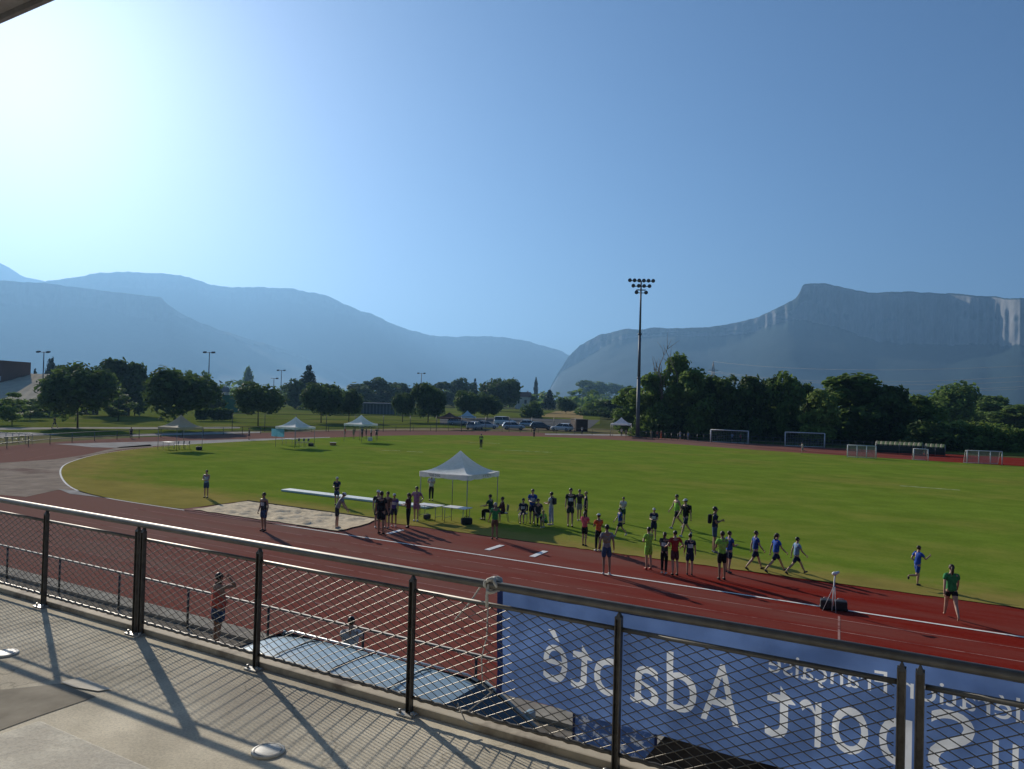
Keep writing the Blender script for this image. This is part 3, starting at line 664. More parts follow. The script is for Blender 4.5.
def person(label, pos, h, face, pose='stand', top='navy', bottom='black', sleeve=True, legs='short', hair='brown', long=False, cap=None, bib=None, skin=0, shoes='white', pack=None, vest=None, group='athletes and helpers round the runway', seed=0, build=1.0, extra_lean=None):
    rg = random.Random(seed * 13 + int(h * 1000) + int(pos[0] * 77)); s = h
    J = {}; j = lambda a: rg.uniform(-a, a)
    # default angles: hip flexion / knee flexion (left, right), shoulder flexion, abduction, elbow flexion
    hip = [j(.07), j(.07)]; kn = [.06, .06]; sh = [j(.15), j(.15)]; ab = [.12, .12]; el = [.2 + j(.1), .2 + j(.1)]; lean = 0.03; spread = .02; head = 0.0
    if pose == 'arms': el = [1.75, 1.85]; sh = [.2, .25]; ab = [.16, .16]
    if pose == 'hips': ab = [.55, .55]; el = [1.4, 1.3]; sh = [-.25, -.25]
    if pose == 'front': el = [1.2, 1.35]; sh = [.25, .3]; ab = [.08, .08]
    if pose == 'walk': hip = [.45, -.38]; kn = [.12, .35]; sh = [-.35, .3]; el = [.25, .35]; lean = .06
    if pose == 'stride': hip = [.62, -.5]; kn = [.15, .3]; sh = [-.45, .38]; el = [.3, .4]; lean = .1
    if pose == 'run': hip = [.35, -.25]; kn = [.45, 1.35]; sh = [-.6, .6]; el = [1.5, 1.5]; lean = .14
    if pose == 'wide': spread = .07; el = [.45, .3]; ab = [.22, .2]
    if pose == 'bend': lean = .75; sh = [.3, .2]; el = [.2, .35]; head = .35; hip = [.08, .0]
    if pose == 'shade': sh = [.3, 1.55]; el = [.5, 2.25]; ab = [.2, .35]
    if pose == 'drink': sh = [.1, 1.0]; el = [.3, 2.0]
    if pose == 'sit': hip = [1.5, 1.42]; kn = [1.5, 1.45]; sh = [.5, .45]; el = [.9, .8]; lean = .12
    if pose == 'crouch': hip = [1.9, 1.75]; kn = [2.2, 2.1]; sh = [.8, .9]; el = [.6, .7]; lean = .5
    if pose == 'lean': sh = [.7, .75]; el = [.9, .9]; lean = .16
    if pose == 'point': sh = [.1, 1.2]; el = [.3, .25]
    if extra_lean is not None: lean = extra_lean
    # lengths as fractions of the height
    TH, CF, UA, FA = .245, .235, .17, .145
    pel = Vector((0, 0, 0))
    def rotx(v, a): return Vector((v.x, v.y * math.cos(a) - v.z * math.sin(a), v.y * math.sin(a) + v.z * math.cos(a)))
    def leg(side, hp, kk):
        sx = -1 if side == 0 else 1
        hj = pel + Vector((sx * .048, 0, -.03)); d = Vector((sx * spread * .5 / TH * .25, math.sin(hp), -math.cos(hp))).normalized()
        k = hj + d * TH; a2 = hp - kk; d2 = Vector((sx * spread * .25, math.sin(a2), -math.cos(a2))).normalized(); a = k + d2 * CF
        return hj, k, a
    L = [leg(0, hip[0], kn[0]), leg(1, hip[1], kn[1])]
    def up(v): return rotx(v, -lean)
    waist = up(Vector((0, .0, .075))); chest = up(Vector((0, -.008, .185))); neck0 = up(Vector((0, -.012, .275)))
    def uph(v): return neck0 + rotx(v, -(lean * .6 + head * .3))
    neck = uph(Vector((0, .004, .035))); hc = uph(Vector((0, .012, .10))); ht = uph(Vector((0, .008, .150))); hj_ = uph(Vector((0, .022, .068)))
    arms = []
    for side in (0, 1):
        sx = -1 if side == 0 else 1
        sj = up(Vector((sx * .098, -.008, .252))); f = sh[side] + lean * .2
        d = Vector((sx * math.sin(ab[side]), math.sin(f) * math.cos(ab[side]), -math.cos(f) * math.cos(ab[side])))
        e = sj + d * UA; f2 = f + el[side]; inw = {'arms': -.85, 'front': -.55}.get(pose, -.18) if el[side] > .8 else .02
        d2 = Vector((sx * (math.sin(ab[side]) * .5 + inw), math.sin(f2), -math.cos(f2))).normalized()
        w = e + d2 * FA; arms.append((sj, e, w, d2))
    V = []; E = []; RD = []
    def v(p, r): V.append(p); RD.append(r if not isinstance(r, tuple) else r); return len(V) - 1
    bw = build * rg.uniform(.97, 1.13)
    ip = v(pel, (.074 * bw, .058 * bw)); iw = v(waist, (.066 * bw, .05 * bw)); ic = v(chest, (.078 * bw, .055 * bw)); i0 = v(neck0, (.045, .034)); inn = v(neck, (.028, .029)); ij = v(hj_, (.034, .040)); ih = v(hc, (.041, .049)); it = v(ht, (.026, .030))
    E += [(ip, iw), (iw, ic), (ic, i0), (i0, inn), (inn, ij), (ij, ih), (ih, it)]
    feet = []
    for side, (hj, k, a) in enumerate(L):
        a1 = v(hj + Vector((0, 0, -.012)), .050 * bw); m1 = v(hj.lerp(k, .5), .042 * bw); k1 = v(k, .031); c1 = v(k.lerp(a, .35) + Vector((0, -.006, 0)), .031); n1 = v(a, .018)
        sl = (hip[side] - kn[side]) if pose not in ('sit', 'crouch') else 0
        toe = a + Vector((0, math.cos(sl) * .075, -.026 + math.sin(sl) * .06)); heel = a + Vector((0, -.018 * math.cos(sl), -.024))
        t1 = v(toe, (.020, .012)); E += [(ip, a1), (a1, m1), (m1, k1), (k1, c1), (c1, n1), (n1, t1)]
        feet.append((heel, toe, a, sl))
    for side, (sj, e, w_, d2) in enumerate(arms):
        s1 = v(sj, .034); e0 = v(sj.lerp(e, .5), .027); e1 = v(e, .021); f1 = v(e.lerp(w_, .4), .021); w1 = v(w_, .0135); p1 = v(w_ + d2 * .028, (.021, .010))
        E += [(ic, s1), (s1, e0), (e0, e1), (e1, f1), (f1, w1), (w1, p1)]
    low = min(min(q.z for q in (f_[0], f_[1])) for f_ in feet) - .012
    off = Vector((0, 0, -low))
    V = [(p + off) * s for p in V]; RD = [(r[0] * s, r[1] * s) if isinstance(r, tuple) else r * s for r in RD]
    sk = SKIN[skin]
    o = skinned('person', V, E, RD, ip, [sk, HAIR['black']])
    b = MB()
    for side, (sj, e, w_, d2) in enumerate(arms):          # palm with five bent fingers
        sx = -1 if side == 0 else 1
        ax = Vector((0, 1, 0)) - d2 * d2.y; ax = ax.normalized() if ax.length > .2 else Vector((sx, 0, 0)); nrm = d2.cross(ax).normalized(); inn_ = nrm if nrm.x * sx < 0 else -nrm
        base = w_ + d2 * .026
        for q, ln in enumerate((.036, .042, .039, .030)):
            r0 = base + ax * (.018 - .012 * q) + d2 * .012
            p1_ = r0 + d2 * ln * .5 + inn_ * .006; p2_ = r0 + d2 * ln * .85 + inn_ * .020
            b.tube([(r0 + off) * s, (p1_ + off) * s, (p2_ + off) * s], [.0058 * s, .0054 * s, .004 * s], 5)
        r0 = w_ + d2 * .012 + ax * .016
        b.tube([(r0 + off) * s, (r0 + ax * .014 + d2 * .014 + inn_ * .006 + off) * s, (r0 + ax * .018 + d2 * .032 + inn_ * .012 + off) * s], [.0068 * s, .006 * s, .0045 * s], 5)
    fr_ = rotx(Vector((0, 1, 0)), -(lean * .6 + head)); upv = rotx(Vector((0, 0, 1)), -(lean * .6 + head))
    hcs = hc
    b.ball((hcs + fr_ * .050 - upv * .006 + off) * s, (.008 * s, .011 * s, .013 * s), 6, 4)
    for sx in (-1, 1):
        b.ball((hcs + Vector((sx * .042, -.004, -.004)) + off) * s, (.006 * s, .010 * s, .016 * s), 6, 4)
        b.ball((hcs + fr_ * .0465 + Vector((sx * .017, 0, 0)) + upv * .009 + off) * s, .0036 * s, 6, 4, mi=1)
    b.ball((hcs + fr_ * .046 - upv * .027 + off) * s, (.013 * s, .004 * s, .003 * s), 6, 4, mi=1)
    BODYX[o] = b
    # clothes as children that follow the body
    A = lambda p: (p + off) * s
    vs = [A(pel + Vector((0, 0, -.062))), A(waist.lerp(pel, .5)), A(waist), A(chest), A(neck0 + (chest - neck0) * .05)]; rs = [(.088 * bw, .073 * bw), (.087 * bw, .070 * bw), (.081 * bw, .065 * bw), (.088 * bw, .066 * bw), (.050, .040)]; es = [(0, 1), (1, 2), (2, 3), (3, 4)]
    for sj, e, w_, d2 in arms:
        n = len(vs)
        if sleeve == 'long': vs += [A(sj), A(sj.lerp(e, .5)), A(e), A(e.lerp(w_, .9))]; rs += [.041, .034, .029, .022]; es += [(3, n), (n, n + 1), (n + 1, n + 2), (n + 2, n + 3)]
        elif sleeve: vs += [A(sj), A(sj.lerp(e, .62))]; rs += [.042, .039]; es += [(3, n), (n, n + 1)]
        else: vs += [A(sj.lerp(chest, .18))]; rs += [.036]; es += [(3, n)]
    sc_ = lambda R_: [(r[0] * s, r[1] * s) if isinstance(r, tuple) else r * s for r in R_]
    skinned('shirt', vs, es, sc_(rs), 0, [cloth(C[top])], o)
    vs = [A(pel + Vector((0, 0, .035))), A(pel + Vector((0, 0, -.012)))]; rs = [(.077 * bw, .061 * bw), (.080 * bw, .064 * bw)]; es = [(0, 1)]
    for hj, k, a in L:
        n = len(vs); vs += [A(hj + Vector((0, 0, -.02)))]; rs += [.056 * bw]; es += [(1, n)]
        if legs == 'long': vs += [A(hj.lerp(k, .5)), A(k), A(k.lerp(a, .45)), A(k.lerp(a, .93))]; rs += [.050 * bw, .040, .037, .028]; es += [(n, n + 1), (n + 1, n + 2), (n + 2, n + 3), (n + 3, n + 4)]
        else:
            f = .85 if legs == 'short' else .45
            vs += [A(hj.lerp(k, f * .5)), A(hj.lerp(k, f))]; rs += [.054 * bw, .050 * bw]; es += [(n, n + 1), (n + 1, n + 2)]
    skinned('trousers' if legs == 'long' else 'shorts', vs, es, sc_(rs), 0, [cloth(C[bottom])], o)
    if shoes:
        for heel, toe, a, sl in feet:
            q = MB(); q.tube([A(heel + Vector((0, -.006, .002))), A(heel.lerp(toe, .35) + Vector((0, 0, .004))), A(heel.lerp(toe, .75)), A(toe + (toe - heel) * .12)], [.019 * s, .024 * s, .022 * s, .013 * s], 8)
            q.build('shoe', cloth(C[shoes]), o)
    hd = MB(); rt_ = Matrix((Vector((1, 0, 0)), fr_, upv)).transposed()
    if cap:
        hd.ball(A(hc + upv * .012), (.050 * s, .058 * s, .050 * s), 12, 4, v0=.05, v1=PI / 2, rot=rt_)
        ce = A(hc + upv * .020)
        P = [[ce + rt_ @ Vector((.044 * s * math.sin(t), .05 * s * math.cos(t) + .048 * s * k_ * max(0, math.cos(t)), -.006 * s * k_)) for t in [-1.3 + 2.6 * i / 10 for i in range(11)]] for k_ in (0, .6, 1.0)]
        hd.grid(P); hd.build('cap', cloth(C[cap]), o)
        hd = MB()
    hd.ball(A(hc + upv * .006 - fr_ * .014), (.0465 * s, .0535 * s, .054 * s), 12, 7, v0=-.85 if not cap else -.8, v1=PI / 2 if not cap else .35, rot=rt_)
    if long:
        hd.tube([A(hc - fr_ * .05 + upv * .02), A(hc - fr_ * .068 - upv * .02), A(hc - fr_ * .066 - upv * .075), A(hc - fr_ * .052 - upv * .12)], [.022 * s, .026 * s, .022 * s, .008 * s], 7)
    hd.build('hair', HAIR[hair], o)
    if bib:
        for sg_ in ([1, -1] if bib == 'both' else [1] if bib == 'front' else [-1]):
            c_ = A(waist.lerp(chest, .62)); n_ = rotx(Vector((0, sg_, 0)), -lean); u_ = rotx(Vector((0, 0, 1)), -lean)
            P = [[c_ + Vector((x * .058 * s, 0, 0)) + n_ * (.069 * bw - .022 * x * x) * s + u_ * z * .044 * s for z in (-1, 0, 1)] for x in (-1, -.5, 0, .5, 1)]
            q = MB(); q.grid(P); q.grid([[p - n_ * .004 * s for p in r_] for r_ in P]); q.build('bib', cloth((.7, .7, .68)), o)
    if vest:
        vs = [A(pel + Vector((0, 0, .04))), A(waist), A(chest), A(neck0.lerp(chest, .12))]; rs = [(.088 * bw, .073 * bw), (.083 * bw, .069 * bw), (.092 * bw, .071 * bw), (.056, .046)]; es = [(0, 1), (1, 2), (2, 3)]
        for sj, e, w_, d2 in arms: vs.append(A(sj.lerp(chest, .1))); rs.append(.043); es.append((2, len(vs) - 1))
        skinned('vest', vs, es, sc_(rs), 0, [cloth(C[vest])], o)
    if pack:
        c_ = A(waist.lerp(chest, .75)) + rotx(Vector((0, -1, 0)), -lean) * .105 * s
        q = MB(); q.box(c_, (.15 * s, .085 * s, .2 * s), rot=Euler((-lean, 0, 0)).to_matrix(), bev=.035 * s)
        for sx in (-1, 1):
            q.tube([A(chest + Vector((sx * .05, -.07, .05))), A(neck0 + Vector((sx * .06, -.02, .012))), A(chest + Vector((sx * .055, .062, .03))), A(waist + Vector((sx * .066, .02, .02)))], .011 * s, 5)
        q.build('backpack', cloth(C[pack]), o)
    o.location = pos; o.rotation_euler = (0, 0, face)
    return tag(o, label, 'person', group)
TOC = PI                      # facing the camera; 0 = facing away, turning left is positive
def P_(x, y, hpx, label, face=0.0, z=.02, hmin=1.15, hmax=1.9, **k):
    p = gr(x, y, z); h = max(hmin, min(hmax, hpx * p.y / F))
    if k.get('pose') in ('sit', 'crouch', 'bend'): h = k.pop('h', 1.62)
    return person(label, p, h, face, seed=int(x * 3 + y), **k)
fr = TOC
RT_, LF_ = RZ, RZ + PI       # looking along the track: sideways
def Q(deg): return R(deg)     # 180 towards us, 0 away, -90 to the right of the picture, 90 to the left
P_(206, 497.5, 28, 'person in pale blue vest standing alone on the grass left of the sand pit', Q(175), top='sky', bottom='denim', bib='front', pose='front', shoes='charcoal', sleeve=False)
P_(263, 531, 39, 'person in dark top with white sleeve striding on the track below the sand pit', Q(150), pose='wide', top='charcoal', bottom='denim', bib='both', sleeve=False, shoes='black', skin=1)
P_(336.5, 505, 28.5, 'person in dark blue and white cap standing on the grass behind the sand pit', Q(170), top='navy', bottom='denim', cap='white', pose='front', shoes='charcoal')
P_(336.5, 528.5, 35, 'person in grey tee and white cap bending over the edge of the sand pit', Q(-80), pose='bend', top='grey', bottom='charcoal', cap='white', shoes='grey', h=1.72, extra_lean=.5)
P_(377.3, 527.5, 38, 'person in dark clothes and white cap half hidden behind a big figure in black', Q(-160), top='charcoal', bottom='navy', cap='white', shoes='white')
P_(380.6, 534, 44, 'tall person all in black with long shorts at the start of the runway', Q(-20), top='black', bottom='black', pose='wide', shoes='black', skin=1, build=1.12)
P_(387, 528, 37, 'person in a grey brown shirt just right of the tall figure in black', Q(160), top='brown', bottom='charcoal', shoes='grey')
P_(393.6, 526.5, 33.5, 'person in purple tee with white number bib and white cap beside the runway', Q(175), top='purple', bottom='navy', cap='white', bib='front', pose='stand', shoes='white', skin=1)
P_(408, 527.5, 35, 'person in maroon top and dark trousers looking down beside the mauve shirt', Q(70), top='maroon', bottom='black', legs='long', pose='front', long=True, shoes='black')
P_(416, 521, 35, 'person in a mauve pink shirt and shorts left of the white tent', Q(165), top='mauve', bottom='mauve', pose='hips', shoes='white', hair='black', build=1.1)
P_(431, 500.5, 27, 'person in white top and black trousers standing under the white tent', Q(180), top='white', bottom='black', legs='long', pose='arms', shoes='black')
P_(490.5, 521, 30, 'person in green shirt and dark trousers seated on a chair near the tent table', Q(60), pose='sit', top='dkgreen', bottom='black', legs='long', shoes='charcoal', h=1.7)
P_(503, 522, 25, 'person in a maroon jacket slumped on a chair beside the green shirt', Q(100), pose='sit', top='maroon', bottom='charcoal', legs='long', sleeve='long', shoes='black', h=1.6)
P_(494.5, 539, 37, 'person in green vest and brown shorts stepping onto the red runway', Q(20), pose='wide', top='green', bottom='brown', hair='grey', shoes='charcoal', skin=1)
P_(523, 522.5, 22, 'seated person in navy with a white bib on the bench in the tent shade', Q(170), pose='sit', top='navy', bottom='navy', bib='front', shoes='charcoal', hair='black', h=1.55)
P_(532, 523.5, 35, 'person in bright blue tee with a white bib standing between two seated figures', Q(175), top='blue', bottom='navy', bib='front', pose='front', shoes='charcoal', hair='black')
P_(537.5, 524, 22, 'seated person in dark clothes just right of the standing bright blue tee', Q(190), pose='sit', top='charcoal', bottom='charcoal', legs='long', shoes='black', h=1.6)
P_(545.5, 527.5, 20, 'child in a lime vest crouching in front of the pale blue trousers', Q(140), pose='crouch', top='lime', bottom='green', shoes='white', hair='blond', h=1.3)
P_(550.8, 525, 33.5, 'person in white top and pale trousers carrying a dark bag on the back', Q(60), top='white', bottom='lilac', legs='long', pose='front', pack='charcoal', hair='black', shoes='white')
P_(570, 526.5, 39, 'tall person in black tee with a white bib facing the stand', Q(180), top='black', bottom='charcoal', bib='front', hair='black', shoes='black')
P_(579, 520.5, 31.5, 'person in dark grey top behind the tall black tee', Q(200), top='charcoal', bottom='grey', pose='hips', hair='brown', shoes='grey')
P_(585.5, 523, 32, 'blond person in dark top and long dark trousers in the rear of the waiting group', Q(90), top='navy', bottom='black', legs='long', hair='blond', shoes='black')
P_(584.3, 545.8, 35, 'person in a pink tee and dark shorts on the dry grass edge', Q(-30), top='pink', bottom='black', pose='front', hair='brown', shoes='black', long=True)
P_(598, 551, 38, 'person in an orange top with a white cap next to the pink tee', Q(25), top='orange', bottom='black', cap='white', pose='arms', shoes='white', skin=1, legs='long')
P_(606, 574, 50, 'person in grey tee with an orange bib on the back standing on the runway', Q(5), top='grey', bottom='denim', vest='tan', pose='wide', bib=None, hair='black', shoes='white', skin=1)
P_(623, 523.5, 27, 'person in a pale shirt standing behind the blue tee on the grass', Q(150), top='white', bottom='dkgreen', pose='front', hair='black', shoes='charcoal')
P_(619.8, 536, 30, 'person in a blue tee walking on the grass in front of a pale shirt', Q(100), pose='walk', top='blue', bottom='navy', hair='black', shoes='white')
P_(653.5, 540, 32.5, 'person in navy top with white cap and bib standing behind the bright lime tee', Q(160), top='navy', bottom='navy', cap='white', bib='front', pose='front', shoes='charcoal')
P_(676.5, 528, 35.5, 'person in a yellow green vest walking on the grass beside a figure with backpack', Q(110), pose='walk', top='lime', bottom='black', hair='black', shoes='white', sleeve=False)
P_(685.3, 536, 39.5, 'person in dark clothes and white cap with a round black backpack', Q(120), pose='walk', top='black', bottom='navy', cap='white', pack='black', shoes='white')
P_(648, 569.5, 43, 'child in a bright lime tee with red trainers at the left end of the queue', Q(30), top='lime', bottom='lime', pose='arms', hair='black', shoes='red', hmin=1.4)
P_(664, 573.5, 42, 'child in dark tracksuit with white panels between lime and red shirts', Q(-30), top='charcoal', bottom='black', legs='long', pose='front', hair='brown', bib='both', shoes='white', long=True)
P_(674.3, 575, 45, 'child in a red tee and dark red shorts in the queue', Q(15), top='red', bottom='maroon', pose='hips', hair='black', shoes='black')
P_(689.5, 575, 42, 'child in navy tee with white bib on the back beside the red tee', Q(-5), top='navy', bottom='navy', bib='back', pose='stand', hair='black', shoes='charcoal')
P_(714.3, 552.5, 47, 'tall person in dark blue with a black backpack on the grass edge', Q(-110), pose='arms', top='navy', bottom='denim', pack='black', hair='black', shoes='grey', skin=1)
P_(721.5, 579.5, 49, 'person in a neon yellow vest and black shorts standing on the runway', Q(10), top='lime', bottom='black', vest='neon', pose='arms', hair='brown', shoes='black', skin=1)
P_(728.8, 572.5, 42, 'child in a blue top half hidden behind the neon yellow vest', Q(-70), top='blue', bottom='navy', pose='front', hair='brown', shoes='charcoal')
P_(755, 569.5, 41, 'child in blue tee and navy shorts walking right, last of a line of three', Q(-85), pose='walk', top='blue', bottom='navy', hair='brown', shoes='black', group='athletes walking along the runway')
P_(775.5, 572, 42, 'child in blue with thick dark hair walking in the middle of the line of three', Q(-80), pose='stride', top='royal', bottom='navy', hair='brown', long=True, shoes='charcoal', group='athletes walking along the runway')
P_(796, 574, 40, 'child in pale blue tee striding ahead of the line of three', Q(-85), pose='stride', top='sky', bottom='navy', hair='black', shoes='charcoal', group='athletes walking along the runway')
P_(917, 586, 41.5, 'boy in bright blue kit running on the grass', Q(-75), pose='run', top='royal', bottom='blue', hair='brown', shoes='charcoal', group='athletes walking along the runway')
P_(951, 618.5, 57, 'person in a green tee and black shorts walking barefoot on the right of the track', Q(-15), pose='walk', top='green', bottom='black', hair='brown', long=True, shoes=None, legs='mini')
P_(481, 448.5, 15, 'steward in a yellow green vest far out on the middle of the lawn', Q(170), top='black', bottom='black', legs='long', vest='neon', group='people far out by the track')
P_(217, 646, 74, 'person in a sleeveless coral top shading the eyes beside the low barrier', Q(-40), z=-.01, pose='shade', top='coral', bottom='denim', sleeve=False, hair='black', shoes='dkgreen', skin=1, build=1.3, group='spectators below the terrace')
p_ = gr(351, 617, 1.62)
person('person in a white tee with black hair standing behind the pale blue car', Vector((p_.x, p_.y, -.01)), 1.66, Q(5), 'lean', top='white', bottom='denim', legs='long', hair='black', seed=5, group='spectators below the terrace')
for k, (x, y, h, tp, bt, f, d) in enumerate([(353.5, 438.5, 11, 'tan', 'tan', 150, 'person in light clothes at the left edge of the rear white tent'), (362, 438, 11, 'charcoal', 'black', 190, 'person in dark top under the left half of the rear white tent'), (366, 438.5, 11.5, 'navy', 'charcoal', 100, 'person in navy under the middle of the rear white tent'), (371, 438.5, 11, 'white', 'black', -60, 'person in white top with black trousers under the rear white tent'), (376.5, 439, 11.5, 'charcoal', 'navy', 180, 'person in dark grey at the right edge of the rear white tent'),
        (131, 438.5, 11, 'charcoal', 'black', 30, 'person in dark clothes by the fence at the top of the left bend'), (249, 439.5, 11, 'charcoal', 'navy', -90, 'person in dark clothes near the blue side panel of the middle tent'), (534, 437.5, 8, 'navy', 'black', 150, 'lone dark figure standing on the far bend left of the parked container'), (54.5, 428, 12, 'charcoal', 'navy', 90, 'person walking along the park path on the far left'),
        (621.5, 436.5, 8, 'white', 'charcoal', 180, 'person in white top under the small far white tent'), (626, 437.5, 8, 'tan', 'charcoal', 150, 'person in tan clothes right of the small far white tent'), (651, 439, 9, 'tan', 'tan', 160, 'person in tan just right of the light mast foot'), (657, 439, 9, 'orange', 'charcoal', 160, 'person in orange top behind the far track'), (661, 439, 8.5, 'orange', 'orange', 200, 'second figure in orange, under the trees behind the track'), (680, 440, 9, 'white', 'sky', 180, 'person in white between the light mast and the left goal'), (688, 440.5, 9, 'sky', 'grey', 150, 'person in pale blue left of the big goal'), (732, 442, 9, 'sky', 'navy', 170, 'person in pale blue standing inside the view of the left goal'), (740.5, 443, 8.5, 'red', 'charcoal', 190, 'person in dark red near the right post of the left goal'), (802.5, 453.5, 10, 'white', 'grey', 80, 'runner in white on the far straight in front of the right goal'), (480 + 102, 434.6, 6, 'white', 'navy', 180, 'tiny figure in white near the parked cars'), (345, 437, 7, 'orange', 'tan', 90, 'small seated figure by the equipment between the two far tents')]):
    P_(x, y, h, d, Q(f), z=.0, hmin=1.45, hmax=1.9, top=tp, bottom=bt, legs='long' if k % 2 else 'short', hair=['black', 'brown', 'blond'][k % 3], shoes='charcoal', pose='run' if x == 802.5 else 'walk' if k in (5, 8) else ['stand', 'front', 'arms'][k % 3], group='people far out by the track')
# orange bib on the back of the grey tee
flush_skins(BODYX)
# ------------------------------------------------------------------ trees and bushes
def leaf_material(name, dark, light, trans=.3):
    M = bpy.data.materials.new(name); M.use_nodes = True; nt = M.node_tree; b = nt.nodes['Principled BSDF']; out = nt.nodes['Material Output']
    b.inputs['Roughness'].default_value = .7; b.inputs['Specular IOR Level'].default_value = .2
    tc = _n(nt, 'ShaderNodeTexCoord'); ge = _n(nt, 'ShaderNodeNewGeometry'); oi = _n(nt, 'ShaderNodeObjectInfo')
    nz = _n(nt, 'ShaderNodeTexNoise', Scale=2.2, Detail=5.0); nt.links.new(tc.outputs['Object'], nz.inputs['Vector'])
    ad = _n(nt, 'ShaderNodeMath', _operation='MULTIPLY_ADD'); nt.links.new(ge.outputs['Random Per Island'], ad.inputs[0]); ad.inputs[1].default_value = .45; nt.links.new(nz.outputs[0], ad.inputs[2])
    a2 = _n(nt, 'ShaderNodeMath', _operation='MULTIPLY_ADD'); nt.links.new(oi.outputs['Random'], a2.inputs[0]); a2.inputs[1].default_value = .3; nt.links.new(ad.outputs[0], a2.inputs[2])
    mr = _n(nt, 'ShaderNodeMapRange'); mr.inputs[1].default_value = .4; mr.inputs[2].default_value = 1.15; nt.links.new(a2.outputs[0], mr.inputs[0])
    mx = _n(nt, 'ShaderNodeMix', _data_type='RGBA'); nt.links.new(mr.outputs[0], mx.inputs[0]); mx.inputs[6].default_value = (*dark, 1); mx.inputs[7].default_value = (*light, 1)
    nt.links.new(mx.outputs[2], b.inputs['Base Color'])
    tr = _n(nt, 'ShaderNodeBsdfTranslucent'); nt.links.new(mx.outputs[2], tr.inputs[0])
    ms = _n(nt, 'ShaderNodeMixShader'); ms.inputs[0].default_value = trans
    nt.links.new(b.outputs[0], ms.inputs[1]); nt.links.new(tr.outputs[0], ms.inputs[2]); nt.links.new(ms.outputs[0], out.inputs[0])
    return M
L_dark = leaf_material('leaves_dark', (.030, .058, .020), (.10, .155, .036), .42)
L_mid = leaf_material('leaves_green', (.06, .11, .025), (.17, .25, .055), .48)
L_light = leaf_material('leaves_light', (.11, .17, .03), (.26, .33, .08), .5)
L_con = leaf_material('needles', (.012, .026, .014), (.035, .058, .026), .12)
M_bark = mat('bark', (.075, .055, .04), .95, scale=8, var=.4, bump=.5)
def crown_mesh(name, seed, kind, n, leaf):
    rg = random.Random(seed); b = MB(); lobes = []
    if kind == 'round':
        for i in range(26):
            z = rg.uniform(-.75, .85); a = rg.uniform(0, 2 * PI); q = math.sqrt(max(0, 1 - z * z)); k = rg.uniform(.5, .68)
            lobes.append((Vector((q * math.cos(a) * k, q * math.sin(a) * k, z * k * .95)), rg.uniform(.28, .42)))
        lobes.append((Vector((0, 0, 0)), .62))
    elif kind == 'wild':
        for i in range(22):
            t = rg.random(); z = -.8 + 1.6 * t; w = math.sin(PI * min(1, .12 + .8 * t)) ** .7 * .75; a = rg.uniform(0, 2 * PI); k = rg.uniform(.2, 1) * w
            lobes.append((Vector((k * math.cos(a), k * math.sin(a), z + rg.uniform(-.1, .1))), rg.uniform(.18, .36)))
    elif kind == 'airy':
        for i in range(18):
            t = rg.random(); z = -.7 + 1.6 * t; w = (.35 + .6 * math.sin(PI * t)) * .7; a = rg.uniform(0, 2 * PI); k = rg.uniform(.3, 1) * w
            lobes.append((Vector((k * math.cos(a), k * math.sin(a), z)), rg.uniform(.12, .24)))
    elif kind == 'cone':
        for i in range(40):
            t = i / 39; z = -1 + 2 * t; w = (1 - t) ** .85 * .8 + .03; a = i * 2.4; k = rg.uniform(.2, .75) * w
            lobes.append((Vector((k * math.cos(a), k * math.sin(a), z)), .10 + .26 * w))
    elif kind == 'spindle':
        for i in range(26):
            t = i / 25; z = -1 + 1.95 * t; w = math.sin(PI * (.12 + .86 * t)) ** .6; a = i * 2.4
            lobes.append((Vector((.25 * w * math.cos(a), .25 * w * math.sin(a), z)), .55 * w + .08))
    elif kind == 'bush':
        for i in range(18):
            a = rg.uniform(0, 2 * PI); k = rg.uniform(0, .75); z = rg.uniform(-.8, .5) * (1 - k * .5)
            lobes.append((Vector((k * math.cos(a), k * math.sin(a), z)), rg.uniform(.26, .42)))
    wts = [l[1] ** 2 for l in lobes]
    for i in range(n):
        c, r = rg.choices(lobes, wts)[0]
        d = Vector((rg.gauss(0, 1), rg.gauss(0, 1), rg.gauss(0, 1))).normalized()
        if kind == 'spindle': d = Vector((d.x, d.y, d.z * .5))
        p = c + d * r * (rg.uniform(.55, 1.06) if rg.random() > .06 else rg.uniform(1.0, 1.3))
        if noise.noise(p * 3.2 + Vector((seed, 0, 0))) < -.36 and kind != 'spindle': continue
        nrm = (d + Vector((rg.gauss(0, .6), rg.gauss(0, .6), rg.gauss(0, .6) + .25))).normalized()
        x = nrm.orthogonal().normalized(); y = nrm.cross(x); an = rg.uniform(0, 2 * PI); x, y = x * math.cos(an) + y * math.sin(an), y * math.cos(an) - x * math.sin(an)
        s = leaf * rg.uniform(.55, 1.25); q = rg.uniform(.45, .8)
        b.add([p - x * s, p - y * s * q + nrm * s * .2, p + x * s, p + y * s * q + nrm * s * .2], [(0, 1, 2, 3)])
    for ax in (0, 1, 2):                              # fill the unit box
        q = sorted(v[ax] for v in b.v); lo, hi = q[int(len(q) * .012)], q[int(len(q) * .988)]
        b.v = [tuple(((v[i] - (lo + hi) / 2) * 2 / (hi - lo)) if i == ax else v[i] for i in range(3)) for v in b.v]
    return b.mesh(name)
PROTO = {}
for kd, cnt, n, lf in (('round', 3, 5200, .088), ('wild', 6, 4200, .085), ('airy', 3, 2200, .065), ('cone', 2, 2600, .085), ('spindle', 2, 1600, .13), ('bush', 4, 2400, .1)):
    PROTO[kd] = [crown_mesh('crown', 11 * i + len(kd) * 3, kd, n, lf) for i in range(cnt)]
